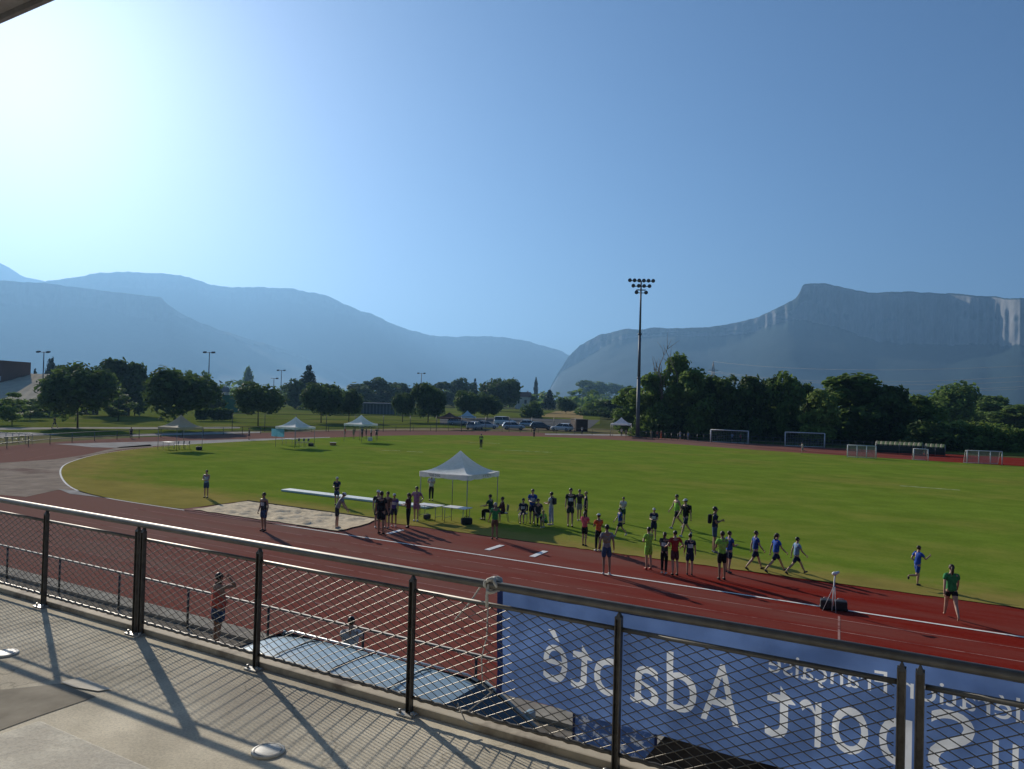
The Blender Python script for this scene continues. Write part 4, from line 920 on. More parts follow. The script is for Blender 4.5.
def trunk_mesh(seed):
    rg = random.Random(seed); b = MB()
    b.tube([(0, 0, -.02), (.0, .0, .03), (rg.uniform(-.02, .02), rg.uniform(-.02, .02), .3), (rg.uniform(-.05, .05), rg.uniform(-.05, .05), .62), (rg.uniform(-.08, .08), rg.uniform(-.08, .08), .92)], [.045, .034, .027, .018, .005], 8)
    for i in range(7):
        a = rg.uniform(0, 2 * PI); z = rg.uniform(.32, .7); l = rg.uniform(.15, .3)
        b.tube([(0, 0, z), (l * .5 * math.cos(a), l * .5 * math.sin(a), z + l * .45), (l * math.cos(a), l * math.sin(a), z + l * .8)], [.014, .009, .003], 5)
    return b.mesh('trunk')
TRUNK = [trunk_mesh(i) for i in range(4)]
for me in TRUNK: me.materials.append(M_bark)
_cm = {}
def crown_of(kind, i, M):
    k = (kind, i, M.name)
    if k not in _cm:
        me = PROTO[kind][i].copy(); me.materials.append(M); _cm[k] = me
    return _cm[k]
tn = 0
def tree(px, yb, yt, hw, kind, M, label, name='tree', cat='tree', group='trees round the sports ground', yc=None, Y=None):
    global tn; tn += 1
    p = gr(px, yb, -.03) if Y is None else at(px, yb, Y); Yd = p.y
    base = Vector((p.x, p.y, -.05)); H = (yb - yt) * Yd / F if Y is None else at(px, yt, Y).z + .05
    rx = hw * Yd / F
    zc0 = {'round': .24, 'wild': .1, 'airy': .16, 'cone': .06, 'spindle': .04, 'bush': -.08}[kind] * H if yc is None else (yb - yc) * Yd / F
    r = random.Random(tn * 7)
    root = thing(name, label, cat, base, r.uniform(0, 2 * PI), group)
    pr = PROTO[kind]; i = r.randrange(len(pr))
    c = put('crown', crown_of(kind, i, M), root); rz = (H - zc0) / 2
    k = {'wild': .80, 'round': .95, 'bush': .85, 'airy': .85}.get(kind, 1.0)
    c.location = (0, 0, zc0 + rz); c.scale = (rx / k * r.uniform(.95, 1.05), rx / k, rz)
    t = put('trunk', TRUNK[tn % 4], root); w = max(.25, min(1.0, H * .06)) / .07 * .5; t.scale = (min(w * 1.0, rx * 1.2 + .4), min(w, rx * 1.2 + .4), H)
    return root
TR = [
 (77.5, 428, 367.5, 29, 'round', L_dark, 'large round dark tree beside the pale sloping roof', 412),
 (113, 416, 361, 18, 'wild', L_dark, 'tall dark tree rising behind the large round tree', None),
 (134.5, 416, 365, 11, 'wild', L_dark, 'narrow dark tree close against a taller dark neighbour', None),
 (118, 421, 389, 14, 'airy', L_mid, 'small loose mid green tree in front of two tall dark trees', None),
 (181.6, 429.5, 372.5, 29, 'round', L_dark, 'round dark tree directly behind the beige pointed tent', 412),
 (212, 416, 387, 8, 'wild', L_dark, 'small dark tree peeking out right of the round tree by the beige tent', None),
 (258, 426, 385, 19.5, 'round', L_dark, 'round tree left of the tent with the blue side panel', 411.5),
 (190, 403, 371, 9, 'airy', L_mid, 'distant feathery treetop just left of the lamp post with two heads', None),
 (203, 403, 373, 7, 'wild', L_mid, 'distant treetop half hidden right of the round tree by the beige tent', None),
 (247.5, 398, 368.5, 4.5, 'spindle', L_mid, 'slim distant poplar standing above the green hoarding', None),
 (50, 402, 361, 5, 'spindle', L_con, 'dark narrow conifer behind the pale sloping roof', None),
 (60, 402, 367, 11, 'wild', L_dark, 'dark domed treetop behind the pale sloping roof', None),
 (34, 404, 371, 4, 'cone', L_con, 'small conifer tip beside the lamp post above the pale roof', None),
 (12, 425, 393, 11, 'airy', L_mid, 'small thin tree in front of the low dark building on the far left', None),
 (30, 420, 398, 12, 'airy', L_mid, 'second thin young tree before the low dark building', None),
 (307, 409, 367.5, 13.5, 'cone', L_con, 'broad dark cone shaped conifer beyond the park lawn', None),
 (296, 409, 381, 9, 'wild', L_dark, 'dark tree leaning on the left side of the broad conifer', None),
 (321, 423, 385, 18, 'round', L_dark, 'round tree right of the tent with the blue side panel', 412),
 (348.7, 422, 391.5, 11, 'round', L_dark, 'smaller round tree above the rear white tent', 412),
 (358, 407, 385, 14, 'wild', L_dark, 'dark tree at the left end of the low grey building', None),
 (381, 407, 379.5, 14, 'wild', L_dark, 'highest dark tree behind the low grey building', None),
 (400, 407, 384, 13, 'wild', L_dark, 'dark tree behind the right end of the low grey building', None),
 (402.5, 422, 394, 10, 'round', L_dark, 'small round tree beside the right end of the low grey building', 413),
 (428, 422.5, 385, 14.5, 'round', L_dark, 'round tree in line with the lamp post over the parked cars', 414),
 (441, 407, 383, 12, 'wild', L_dark, 'dark tree behind the round tree left of the parked cars', None),
 (460, 407, 380, 11, 'wild', L_dark, 'dark pointed tree behind the car park', None),
 (474, 407, 380, 5, 'cone', L_con, 'thin dark conifer behind the car park', None),
 (466, 419, 392, 12.5, 'round', L_dark, 'round bushy tree behind the light blue gazebo', None),
 (487.6, 419, 395.5, 11.5, 'round', L_dark, 'round bushy tree behind the white parked cars', None),
 (500, 411, 380, 17, 'round', L_dark, 'bulky dark tree behind the middle of the car park', None),
 (523, 409, 394, 10, 'wild', L_dark, 'low dark tree between the bulky tree and the cypress', None),
 (535.4, 405, 379, 2.0, 'spindle', L_con, 'very slim dark cypress against the far mountain', None),
 (548.6, 410, 391, 6.5, 'cone', L_con, 'small conifer right of the slim cypress', None),
 (532, 418, 403, 8.5, 'bush', L_dark, 'dark bush below the slim cypress', None),
 (566, 414, 399, 9, 'round', L_dark, 'dark rounded tree above the dry stubble field', None),
 (587, 404, 381.5, 13, 'wild', L_mid, 'hazy distant tree at the foot of the right mountain, tallest of three', None),
 (602, 404, 383, 10, 'wild', L_mid, 'hazy distant tree in the middle of three by the mountain foot', None),
 (617, 404, 384.5, 10, 'wild', L_mid, 'hazy distant tree nearest the light mast', None),
 (594, 416, 400, 15, 'bush', L_mid, 'wide green bush above the brown container', None),
 (611, 419, 401, 14, 'wild', L_dark, 'dark tree behind the small far white tent', None),
 (624, 428, 409, 9, 'bush', L_dark, 'dark bush between the small far tent and the light mast', None),
 (634, 434, 389, 14, 'wild', L_mid, 'green tree directly behind the foot of the light mast', None),
 (652, 436, 376, 15, 'wild', L_mid, 'tall green tree just right of the light mast', None),
 (679, 437, 357.5, 12, 'wild', L_mid, 'tallest narrow tree of the wood right of the mast', None),
 (692, 438, 372, 17, 'wild', L_mid, 'broad green tree right of the dead branches', None),
 (710, 438, 378.5, 15, 'wild', L_dark, 'dark tree below the lattice pylon', None),
 (730, 439, 379.5, 17, 'wild', L_dark, 'dark tree behind the left post of the left goal', None),
 (749, 440, 378.5, 15, 'wild', L_dark, 'dark tree behind the right post of the left goal', None),
 (767, 440, 380, 13, 'wild', L_dark, 'dark tree midway between the two big goals', None),
 (785, 441, 377, 15, 'wild', L_mid, 'tree behind the left post of the right goal', None),
 (804, 441, 386, 11, 'wild', L_dark, 'smaller dark tree behind the middle of the right goal', None),
 (820, 444.5, 392, 14, 'wild', L_light, 'bright yellow green tree behind the right goal', None),
 (856, 443, 377.5, 29, 'wild', L_mid, 'very large spreading tree behind the netted pen goals', None),
 (889, 445, 388, 19, 'wild', L_dark, 'dark tree behind the striped roof of the dugout', None),
 (920, 445, 397, 17, 'wild', L_mid, 'green tree behind the right end of the dugout roof', None),
 (952, 432, 385.5, 20, 'round', L_mid, 'flat topped tree standing farther back on the right', None),
 (987, 430, 397, 20, 'wild', L_mid, 'mid green tree in the far row on the right', None),
 (1014, 433, 406, 17, 'wild', L_mid, 'low green tree at the right edge of the picture', None),
 (934, 450, 423, 23, 'bush', L_dark, 'dark rounded bush right of the dugout', None),
 (963, 449, 422, 21, 'bush', L_light, 'pale green bush behind the far right pen of goals', None),
 (991, 451, 426, 17, 'bush', L_mid, 'green bush at the right end of the bush row', None),
 (1022, 452, 430, 8, 'bush', L_mid, 'small bush cut by the right edge of the picture', None),
]
for (px, yb, yt, hw, kd, M, lab, yc) in TR:
    nm = {'cone': 'conifer_tree', 'spindle': 'slender_tree', 'bush': 'bush', 'round': 'round_tree'}.get(kd, 'broadleaf_tree')
    tree(px, yb, yt, hw, kd, M, lab, nm, 'bush' if kd == 'bush' else 'tree', 'bushes round the sports ground' if kd == 'bush' else 'trees round the sports ground', yc)
# dead tree with bare limbs
p = gr(667, 436.5, -.03); rg = random.Random(4)
root = thing('bare_tree', 'leafless grey branches standing up out of the wood right of the mast', 'tree', (p.x, p.y - 1.5, 0), 0, 'trees round the sports ground')
b = MB(); Hh = (436.5 - 359) * p.y / F
def limb(a, d, l, r, lev):
    pts = [a]; q = a
    for i in range(4):
        d = (d + Vector((rg.gauss(0, .12), rg.gauss(0, .12), .05))).normalized(); q = q + d * l / 4; pts.append(q)
    b.tube(pts, [r * (1 - .2 * i) for i in range(5)], 5)
    if lev:
        for k in range(4):
            s = rg.randrange(1, 5); dd = (d + Vector((rg.gauss(0, .45), rg.gauss(0, .45), rg.uniform(.1, .5)))).normalized(); limb(pts[s], dd, l * rg.uniform(.4, .65), r * .5, lev - 1)
for (dx, f) in ((-.16, .8), (.0, .72), (.12, .82), (-.05, .6)): limb(Vector((dx * 4, 0, 0)), Vector((dx, rg.uniform(-.1, .1), 1)), Hh * f, .22, 2)
b.build('branches', mat('dead_wood', (.24, .2, .15), .9, scale=3, var=.3), root)
# understorey bushes closing the wood at the back of the track
und = []
for k in range(17):
    px = 652 + k * 16.5; yb = 436.5 + (px - 650) * .032
    tree(px + rnd.uniform(-3, 3), yb, yb - rnd.uniform(20, 32), rnd.uniform(13, 17), 'bush', L_dark if k % 3 else L_mid, 'dense bush in the shaded undergrowth below the tall trees behind the goals', 'bush', 'bush', 'undergrowth of the wood behind the goals')
# hedges and far wooded plain
far = [(x, 404.5 + (x - 512) * .026) for x in range(-40, 1080, 9)]
fb = MB(); rg = random.Random(8)
for (px, y0) in far:
    for k in range(2):
        Yd = rg.uniform(420, 900); q = at(px + rg.uniform(-5, 5), 400, Yd); hh = rg.uniform(7, 14); ww = rg.uniform(5, 10)
        for j in range(46):
            d = Vector((rg.gauss(0, 1), rg.gauss(0, .6), rg.gauss(0, 1))).normalized(); c = Vector((q.x, q.y, hh * .45)) + Vector((d.x * ww, d.y * ww, d.z * hh * .55)) * rg.uniform(.5, 1)
            n_ = (d + Vector((rg.gauss(0, .5), rg.gauss(0, .5), .3))).normalized(); x = n_.orthogonal().normalized(); y = n_.cross(x); s = rg.uniform(1.1, 2.1)
            fb.add([c - x * s, c - y * s, c + x * s, c + y * s], [(0, 1, 2, 3)])
tag(fb.build('treeline', L_mid), 'hazy far woods across the valley plain behind the sports ground', 'wood', kind='stuff')
tn_ = 0
for (x0, x1, yb, yt, lab) in ((-20, 52, 417, 402, 'clipped dark hedge before the low building on the far left'), (196, 232, 421, 409, 'dark hedge right of the beige tent'), (330, 360, 415, 408, 'dark hedge left of the low grey building'), (395, 445, 416, 408, 'dark hedge beside the row of round trees')):
    a, c = gr(x0, yb, 0), gr(x1, yb, 0); n = 900; b = MB(); hh = (yb - yt) * a.y / F; d = c - a
    for i in range(n):
        t = rg.random(); q = a + d * t + Vector((0, rg.uniform(-.7, .7), rg.uniform(0.05, 1) ** .7 * hh)) 
        n_ = Vector((rg.gauss(0, 1), rg.gauss(0, 1) - .5, rg.gauss(0, 1) + .3)).normalized(); x = n_.orthogonal().normalized(); y = n_.cross(x); s = rg.uniform(.2, .42)
        q = q - a; b.add([q - x * s, q - y * s, q + x * s, q + y * s], [(0, 1, 2, 3)])
    o = b.build('hedge', L_dark, loc=(a.x, a.y, 0)); tag(o, lab, 'hedge', 'hedges in the park')
# park lawns, paths and stubble beyond the track
M_park = grass_material('park_grass', (.09, .12, .02), (.14, .165, .03), (.20, .17, .06), .05, (.5, .7, .8), 2.0)
pxs('lawn', [(-120, 437), (0, 436), (130, 434.5), (260, 431.5), (420, 430), (560, 430), (600, 424), (600, 411), (420, 407.5), (240, 404.5), (0, 402), (-150, 402)], -.02, M_park)
pxs('stubble_field', [(540, 416.5), (583, 419), (583, 411), (556, 411)], -.012, mat('stubble', (.30, .22, .10), .95, scale=.3, var=.2))
pxs('path', [(-100, 432), (0, 429.8), (90, 428.6), (180, 429), (240, 428.2), (240, 426.6), (180, 427.2), (90, 427), (0, 427.6), (-100, 429)], -.008, M_pale)
pxs('path', [(-100, 441), (0, 437), (60, 434.6), (30, 432.2), (-100, 434)], -.008, M_pale)
pxs('path', [(130, 436.3), (260, 432.8), (262, 431.4), (180, 432.5), (130, 434.2)], -.004, M_pale)
pxs('path', [(280, 431.6), (420, 429.8), (560, 430), (560, 428.5), (420, 428.4), (300, 430.2)], -.004, mat('dirt_path', (.25, .20, .13), .95, scale=.6, var=.2))
pxs('car_park', [(440, 424), (590, 428), (600, 420), (500, 417.5), (440, 418)], -.008, mat('tarmac', (.12, .12, .115), .9, scale=.5, var=.2))
pxs('lawn', [(840, 450), (1100, 458), (1100, 428), (940, 426)], -.016, M_park)
pxs('path', [(545, 433.6), (640, 434.6), (640, 436.2), (545, 434.9)], .02, M_pale)
# ------------------------------------------------------------------ tents, tables, chairs
M_pole = mat('pole_grey', (.30, .30, .30), .45, metal=.6, scale=9, var=.15)
M_dark = mat('dark_plastic', (.018, .018, .02), .55, scale=12, var=.3)
def tent(c, size, eave, apex, rz, label, col, name='pop_up_tent', val=.26, col2=None, group='pop up tents round the field', marks=False):
    M = mat('canvas_' + name + '%d' % int(col[0] * 100 + col[2] * 10), col, .8, scale=3, var=.08, trans=.32, bump=.1)
    t = thing(name, label, 'tent', (c.x, c.y, 0), rz, group); h = size / 2; n = 10
    cb = MB()
    for k in range(4):
        r = Matrix.Rotation(k * PI / 2, 3, 'Z'); P = []
        for i in range(n + 1):
            s = i / n; z = eave + val + (apex - eave - val) * (s ** 1.8); w = h * (1 - s) + .02; row = []
            for j in range(9):
                q = -1 + 2 * j / 8; sag = -.10 * (1 - q * q) * (1 - s) * math.sin(PI * min(1, s + .15)) * size / 3
                row.append(r @ Vector((q * w, -w, z + sag)))
            P.append(row)
        cb.grid(P)
    cn = cb.build('canopy', M, t); vb = MB()
    for k in range(4):
        r = Matrix.Rotation(k * PI / 2, 3, 'Z')
        vb.grid([[r @ Vector((-h + 2 * h * j / 10, -h - .012 - .012 * math.sin(j * 1.7 + k), eave + val + .004 - (val + .02 * math.sin(j * 2.2)) * i / 2)) for j in range(11)] for i in range(3)])
    vo = vb.build('valance', M, cn)
    if marks:
        rg_ = random.Random(2)
        mk = MB()
        for k, x0, x1 in ((0, -.9, -.15), (1, -.1, .6)):
            r = Matrix.Rotation(k * PI / 2, 3, 'Z'); x = x0
            while x < x1:
                w_ = rg_.uniform(.05, .09)
                for (dx, dz, ww, hh) in ((0, 0, .016, .1), (w_ * .5, .045, w_, .016), (w_, -.01, .016, .08), (w_ * .5, -.045, w_, .016)):
                    if rg_.random() < .8:
                        q = [r @ Vector((x + dx + a * ww / 2, -h - .034, eave + val * .5 + dz + b * hh / 2)) for a, b in ((-1, -1), (1, -1), (1, 1), (-1, 1))]
                        mk.add(q, [(0, 1, 2, 3)])
                x += w_ + .05
        mk.build('lettering', M_dark, vo)
    for sx in (-1, 1):
        for sy in (-1, 1): MB().tube([(sx * (h - .04), sy * (h - .04), 0), (sx * (h - .04), sy * (h - .04), eave + val)], .024, 6).build('leg', M_pole, t)
    fb_ = MB()
    for k in range(4):
        r = Matrix.Rotation(k * PI / 2, 3, 'Z')
        for a, b in ((-1, 1), (1, -1)):
            fb_.tube([r @ Vector((-h + .06, -h + .05, eave + (.0 if a < 0 else .24))), r @ Vector((0, -h + .05, eave + (.24 if a < 0 else .0)))], .012, 5)
            fb_.tube([r @ Vector((0, -h + .05, eave + (.24 if a < 0 else .0))), r @ Vector((h - .06, -h + .05, eave + (.0 if a < 0 else .24)))], .012, 5)
    fb_.build('truss', M_pole, t)
    return t
WHITE_C = (.9, .9, .88)
p = gr(468, 481, 2.02)
tc_ = p - EU * 1.5 + EV * 1.5
tent(tc_, 2.9, 2.02, 3.32, RZ, 'white pop up tent with peaked roof standing over the tables on the lawn', WHITE_C, marks=True)
c = gr(295, 447, 0); tent(c, 3.0, 2.02, 3.35, RZ, 'white pop up tent with a blue side panel beside the far bend', WHITE_C)
c2 = gr(360.5, 441.5, 0); tent(c2, 3.0, 2.02, 3.4, RZ, 'white pop up tent sheltering a small dark group on the far bend', WHITE_C)
c3 = gr(180, 449.5, 0); tent(c3, 3.0, 2.05, 3.5, RZ, 'beige pointed tent below the round tree on the left bend', (.55, .47, .35))
c4 = gr(621, 437, 0); tent(c4, 3.2, 2.0, 3.3, RZ + .3, 'small far white tent left of the light mast', WHITE_C)
c5 = gr(467, 428, 0); tent(c5, 3.2, 2.0, 3.4, RZ + .5, 'light blue gazebo next to the parked cars', (.40, .58, .74), 'gazebo')
c6 = gr(449, 429, 0); tent(c6, 3.4, 1.9, 3.1, RZ + .2, 'dark red brown gazebo left of the light blue one', (.10, .05, .045), 'gazebo')
q = c - EU * 1.5 - EV * 1.5
sp_ = MB(); sp_.grid([[q + EU * (2.0 * i / 6) - EV * .07 - EU * .55 + Vector((0, 0, 1.15 + .85 * j / 4)) + EV * (.02 * math.sin(i * 2)) for j in range(5)] for i in range(7)])
tag(sp_.build('tent_panel', mat('panel_blue', (.16, .42, .55), .7, scale=3, var=.1, trans=.3)), 'light blue cloth panel hung on the left side of the middle tent', 'cloth panel')
def table(c, L, Wd, rz, label, legs=2, top=(.66, .66, .64), group='folding tables'):
    t = thing('folding_table', label, 'table', (c.x, c.y, c.z), rz, group)
    MB().box((0, 0, .735), (L, Wd, .035), bev=.01).build('table_top', mat('table_white%d' % int(top[0] * 100), top, .5, scale=4, var=.06), t)
    for i in range(legs):
        x = -L / 2 + .12 + (L - .24) * i / (legs - 1)
        for s in (-1, 1): MB().tube([(x, s * (Wd / 2 - .05), 0), (x, s * (Wd / 2 - .08), .72)], .016, 6).build('leg', M_pole, t)
        MB().tube([(x, -Wd / 2 + .06, .22), (x, Wd / 2 - .06, .22)], .012, 5).build('stretcher', M_pole, t)
    return t
def chair(c, rz, label, col=(.02, .02, .022), group='folding chairs'):
    t = thing('folding_chair', label, 'chair', (c.x, c.y, c.z), rz, group); M = mat('chair_shell%d' % int(col[0] * 1000), col, .5, scale=9, var=.2)
    MB().box((0, 0, .44), (.42, .42, .03), bev=.012).build('seat', M, t)
    MB().box((0, -.215, .70), (.42, .03, .30), rot=(.18, 0, 0), bev=.012).build('backrest', M, t)
    for sx in (-1, 1):
        MB().tube([(sx * .19, .2, 0), (sx * .19, .17, .43)], .013, 6).build('leg', M_pole, t)
        MB().tube([(sx * .19, -.27, 0), (sx * .19, -.19, .43), (sx * .19, -.25, .84)], .013, 6).build('leg', M_pole, t)
    return t
a, b_ = gr(417, 518.5, .02), gr(443, 521.5, .02); d = (b_ - a)
table((a + b_) / 2, 1.3, .7, RZ, 'folding table with white top at the left, below the white tent')
a, b_ = gr(444, 521.5, .02), gr(470, 524, .02)
table((a + b_) / 2 + EV * .0, 1.3, .7, RZ, 'folding table with white top at the right, next to black bags')
def bag(c, s, rz, label, col=(.015, .015, .017)):
    t = thing('sports_bag', label, 'bag', (c.x, c.y, c.z), rz, 'bags lying on the grass')
    MB().box((0, 0, s * .3), (s, s * .5, s * .6), bev=s * .17).build('body', mat('bag_%d' % int(col[0] * 1000 + col[2] * 100), col, .7, scale=14, var=.25), t)
    MB().tube([(-s * .22, 0, s * .56), (-s * .15, 0, s * .72), (s * .15, 0, s * .72), (s * .22, 0, s * .56)], s * .03, 5).build('handle', M_dark, t)
bag(gr(466.5, 524.5, .02), .55, .3, 'black sports bag on the grass under the right hand table')
bag(gr(427, 519, .02), .4, 1.0, 'small dark bag on the grass under the left hand table', (.03, .03, .05))
def box_item(c, dims, rz, label, col):
    t = thing('storage_box', label, 'box', (c.x, c.y, c.z), rz)
    MB().box((0, 0, dims[2] / 2), dims, bev=.02).build('body', mat('box_%d' % int(col[0] * 100 + col[1] * 10), col, .6, scale=6, var=.15), t)
    MB().box((0, 0, dims[2] + .015), (dims[0] + .03, dims[1] + .03, .03), bev=.01).build('lid', mat('box_lid', (.3, .3, .3), .6), t)
for nm, lab in (('person in green shirt and dark', 'dark folding chair under the seated person in the green shirt'), ('person in a maroon jacket', 'dark folding chair under the person in the maroon jacket'), ('seated person in navy', 'dark folding chair under the navy figure with a bib in the tent shade'), ('seated person in dark', 'dark folding chair under the figure in dark clothes right of the blue tee')):
    o = [x for x in COL.objects if x.get('label', '').startswith(nm)][0]
    chair(o.location, o.rotation_euler.z, lab)
# furniture under the two tents of the far bend
for k, px in enumerate((176, 181.5, 187)): chair(gr(px, 449.2, .02), RZ + 2.7, ['leftmost of three dark chairs below the beige tent', 'middle of three dark chairs below the beige tent', 'rightmost of three dark chairs below the beige tent'][k])
table(gr(168.5, 449.3, .02), 1.2, .7, RZ, 'bare folding table left of the three chairs below the beige tent', top=(.2, .2, .19))
bag(gr(199, 450, .02), .6, .2, 'black bag on the grass under the right side of the beige tent')
for k, px in enumerate((297, 302, 306.5)): chair(gr(px, 446, .02), RZ + 2.8, ['leftmost of three dark chairs below the tent with the blue panel', 'middle of three dark chairs below the tent with the blue panel', 'rightmost of three dark chairs below the tent with the blue panel'][k])
table(gr(289, 445.4, .02), 1.8, .7, RZ, 'folding table left of the chairs below the tent with the blue panel', top=(.2, .2, .19))
bag(gr(311, 446.2, .02), .6, .2, 'black bag on the grass right of the chairs under the middle tent')
box_item(gr(333, 445.2, .02), (.7, .5, .3), .2, 'orange brown box on the grass between the middle and rear white tents', (.45, .2, .06))
box_item(gr(370, 440.8, .02), (.6, .4, .45), .2, 'pale box at the feet of the group under the rear white tent', (.6, .6, .58))
# hurdles parked at the far left
for k in range(6):
    p = gr(-4 + k * 6.5, 441.5 + .35 * k, 0)
    t = thing('hurdle', 'grey steel hurdle in the row parked beside the bend on the far left', 'hurdle', p, RZ + .25, 'hurdles parked beside the bend')
    MB().box((0, 0, .98), (1.1, .03, .09), bev=.01).build('top_board', mat('hurdle_board', (.35, .34, .32), .5), t)
    for s in (-1, 1): MB().tube([(s * .48, .45, .02), (s * .48, 0, .02), (s * .48, 0, .98)], .02, 5).build('leg', M_pole, t)
    MB().tube([(-.48, 0, .4), (.48, 0, .4)], .015, 5).build('stretcher', M_pole, t)
# measuring tripod with black cases
p = gr(834, 611, .0); t = thing('measuring_tripod', 'slim pale instrument tripod with rounded head beside the cross mark on the red track', 'tripod', (p.x, p.y, 0), .3)
Ht = 39 * p.y / F
for k in range(3):
    an = k * 2.094 + .5; sp = (.05, .24, .2)[k]; MB().tube([(sp * math.cos(an) - .1, sp * math.sin(an), 0), (.02 * math.cos(an), .02 * math.sin(an), (Ht - .12) if k == 0 else Ht * .62)], [.02, .024] if k == 0 else [.007, .009], 6).build('leg', mat('tripod_white', (.6, .6, .58), .5), t)
MB().ball((0, 0, Ht - .06), (.09, .07, .06), 10, 6).tube([(-.02, 0, Ht - .05), (.16, .02, Ht - .03)], .04, 8).build('head', mat('tripod_head', (.7, .7, .68), .5), t)
for dx, lab in ((-7.5, 'left one of two black equipment cases at the foot of the tripod'), (6.5, 'right one of two black equipment cases at the foot of the tripod')):
    q = gr(834 + dx, 609.5 + dx * .1, 0); o = thing('equipment_case', lab, 'case', (q.x, q.y, 0), RZ + .2, 'cases at the foot of the tripod')
    MB().box((0, 0, .15), (.36, .32, .28), bev=.05).build('body', M_dark, o); MB().tube([(-.1, 0, .28), (-.07, 0, .34), (.07, 0, .34), (.1, 0, .28)], .012, 5).build('handle', M_pole, o)
    for s in (-1, 1): MB().tube([(s * .15, -.165, .06), (s * .15, .165, .06)], .05, 8).build('wheel', M_dark, o)
# ------------------------------------------------------------------ light mast and lamp posts
p = gr(637.5, 437.5, 0); Ym = p.y; kx_ = Ym / F
ms = thing('light_mast', 'very tall steel floodlight mast rising in front of the right mountain', 'light mast', p)
Hm = at(640, 281, Ym).z; M_mast = mat('mast_steel', (.10, .11, .13), .6, metal=.3, scale=1, var=.15)
MB().tube([(0, 0, 0), (0, 0, Hm * .38)], [.34, .28], 14).build('pole', M_mast, ms)
MB().tube([(0, 0, Hm * .38), (0, 0, Hm * .66)], [.26, .21], 14).build('pole', M_mast, ms)
MB().tube([(0, 0, Hm * .66), (0, 0, Hm)], [.19, .13], 14).build('pole', M_mast, ms)
for z in (.38, .66): MB().tube([(0, 0, Hm * z - .15), (0, 0, Hm * z + .15)], .32, 14).build('collar', M_mast, ms)
for (z, w) in ((Hm, 2.0), (Hm - .9, 1.5), (Hm - 2.0, .9)): MB().box((0, 0, z), (2 * w, .12, .12)).build('crossbar', M_mast, ms)
MB().box((0, .1, Hm - 1.5), (1.6, .9, .06)).build('platform', M_mast, ms)
for (z, xs_) in ((Hm + .12, (-1.95, -1.17, -.39, .39, 1.17, 1.95)), (Hm - .78, (-1.35, -.45, .45, 1.35)), (Hm - 1.88, (-.8, .8))):
    for x in xs_:
        f = MB(); f.tube([(x, -.05, z), (x, -.22, z - .05), (x, -.42, z - .1)], [.12, .27, .33], 12); f.build('floodlight', mat('floodlight_housing', (.10, .10, .11), .4, metal=.4), ms)
MB().tube([(0, 0, 0), (0, 0, .25)], .9, 12).build('base', mat('mast_base', (.10, .09, .085), .9), ms)
def lamp_post(px, yt, Y, label, heads=2, arm=1.1):
    p = at(px, yt, Y); t = thing('lamp_post', label, 'lamp post', (p.x, p.y, 0), 0, 'lamp posts of the training field'); H = p.z
    MB().tube([(0, 0, 0), (0, 0, H)], [.19, .09], 8).build('pole', M_mast, t)
    MB().tube([(-arm, 0, H - .15), (arm, 0, H - .15)], .06, 6).build('arm', M_mast, t)
    for s in ((-1, 1) if heads == 2 else (1,)): MB().box((s * arm, -.25, H - .1), (.75, .7, .3), rot=(.3, 0, 0), bev=.08).build('lamp_head', mat('lamp_housing', (.05, .05, .055), .9), t)
lamp_post(44, 351.5, 170, 'lamp post with two heads above the pale sloping roof on the far left')
lamp_post(209.5, 352, 180, 'tallest lamp post with two heads, right of the round tree by the beige tent', arm=1.0)
lamp_post(281.5, 370, 260, 'lamp post with two heads left of the broad dark conifer')
lamp_post(274, 378, 250, 'shorter lamp post with one head just left of a taller post', heads=1)
lamp_post(421.5, 373, 270, 'lamp post with two heads above the round trees left of the car park')
# ------------------------------------------------------------------ goals and dugouts
M_alu = mat('goal_white', (.62, .63, .63), .45, scale=6, var=.08)
M_gnet = mat('goal_net', (.30, .31, .31), .7)
def goal(a, b, H, depth, label, name='goal', bays=1, net=.35, group=None, rad=.06, wire=.010):
    d = b - a; L = Vector((d.x, d.y)).length; rz = math.atan2(d.y, d.x)
    t = thing(name, label, 'goal', (a.x, a.y, 0), rz, group)
    for i in range(bays + 1): MB().tube([(L * i / bays, 0, 0), (L * i / bays, 0, H)], rad, 8).build('post', M_alu, t)
    MB().tube([(0, 0, H), (L, 0, H)], rad, 8).build('crossbar', M_alu, t)
    MB().tube([(0, depth, .03), (L, depth, .03)], rad * .6, 6).build('ground_bar', M_alu, t)
    for x in (0, L): MB().tube([(x, 0, H), (x, depth * .45, H), (x, depth, .04)], rad * .5, 6).build('stay', M_alu, t)
    nb = MB(); n = max(2, int(L / net))
    for i in range(n + 1): nb.tube([(L * i / n, 0, H), (L * i / n, depth * .45, H - .03), (L * i / n, depth, .05)], wire, 3, cap=False)
    for j in range(int((H + depth) / net)):
        s = j / max(1, int((H + depth) / net) - 1); z = H - (H - .05) * max(0, (s - .2) / .8); y = depth * (.45 * min(1, s / .2) + .55 * max(0, (s - .2) / .8))
        nb.tube([(0, y, z), (L, y, z)], wire, 3, cap=False)
    nb.build('net', M_gnet, t)
    return t
G1a, G1b = gr(710.5, 442.3, 0), gr(748, 444, 0); goal(G1a, G1b, 12.6 * G1a.y / F, 1.8, 'big white goal frame before the wood, nearer to the light mast', group='big goals beyond the track', rad=.075, wire=.012)
G2a, G2b = gr(785, 446.3, 0), gr(824.5, 448, 0); goal(G2a, G2b, 14.2 * G2a.y / F, 1.8, 'big white goal frame before the wood, right of the other one', group='big goals beyond the track', rad=.075, wire=.012)
A1, B1 = gr(847.5, 457.3, .02), gr(876, 458.6, .02); goal(A1, B1, 12.4 * A1.y / F, .9, 'grey netted three bay goal left of the striped dugout roof', 'pen_goal', 3, .10, 'netted pen goals on the far edge of the lawn', .05, .013)
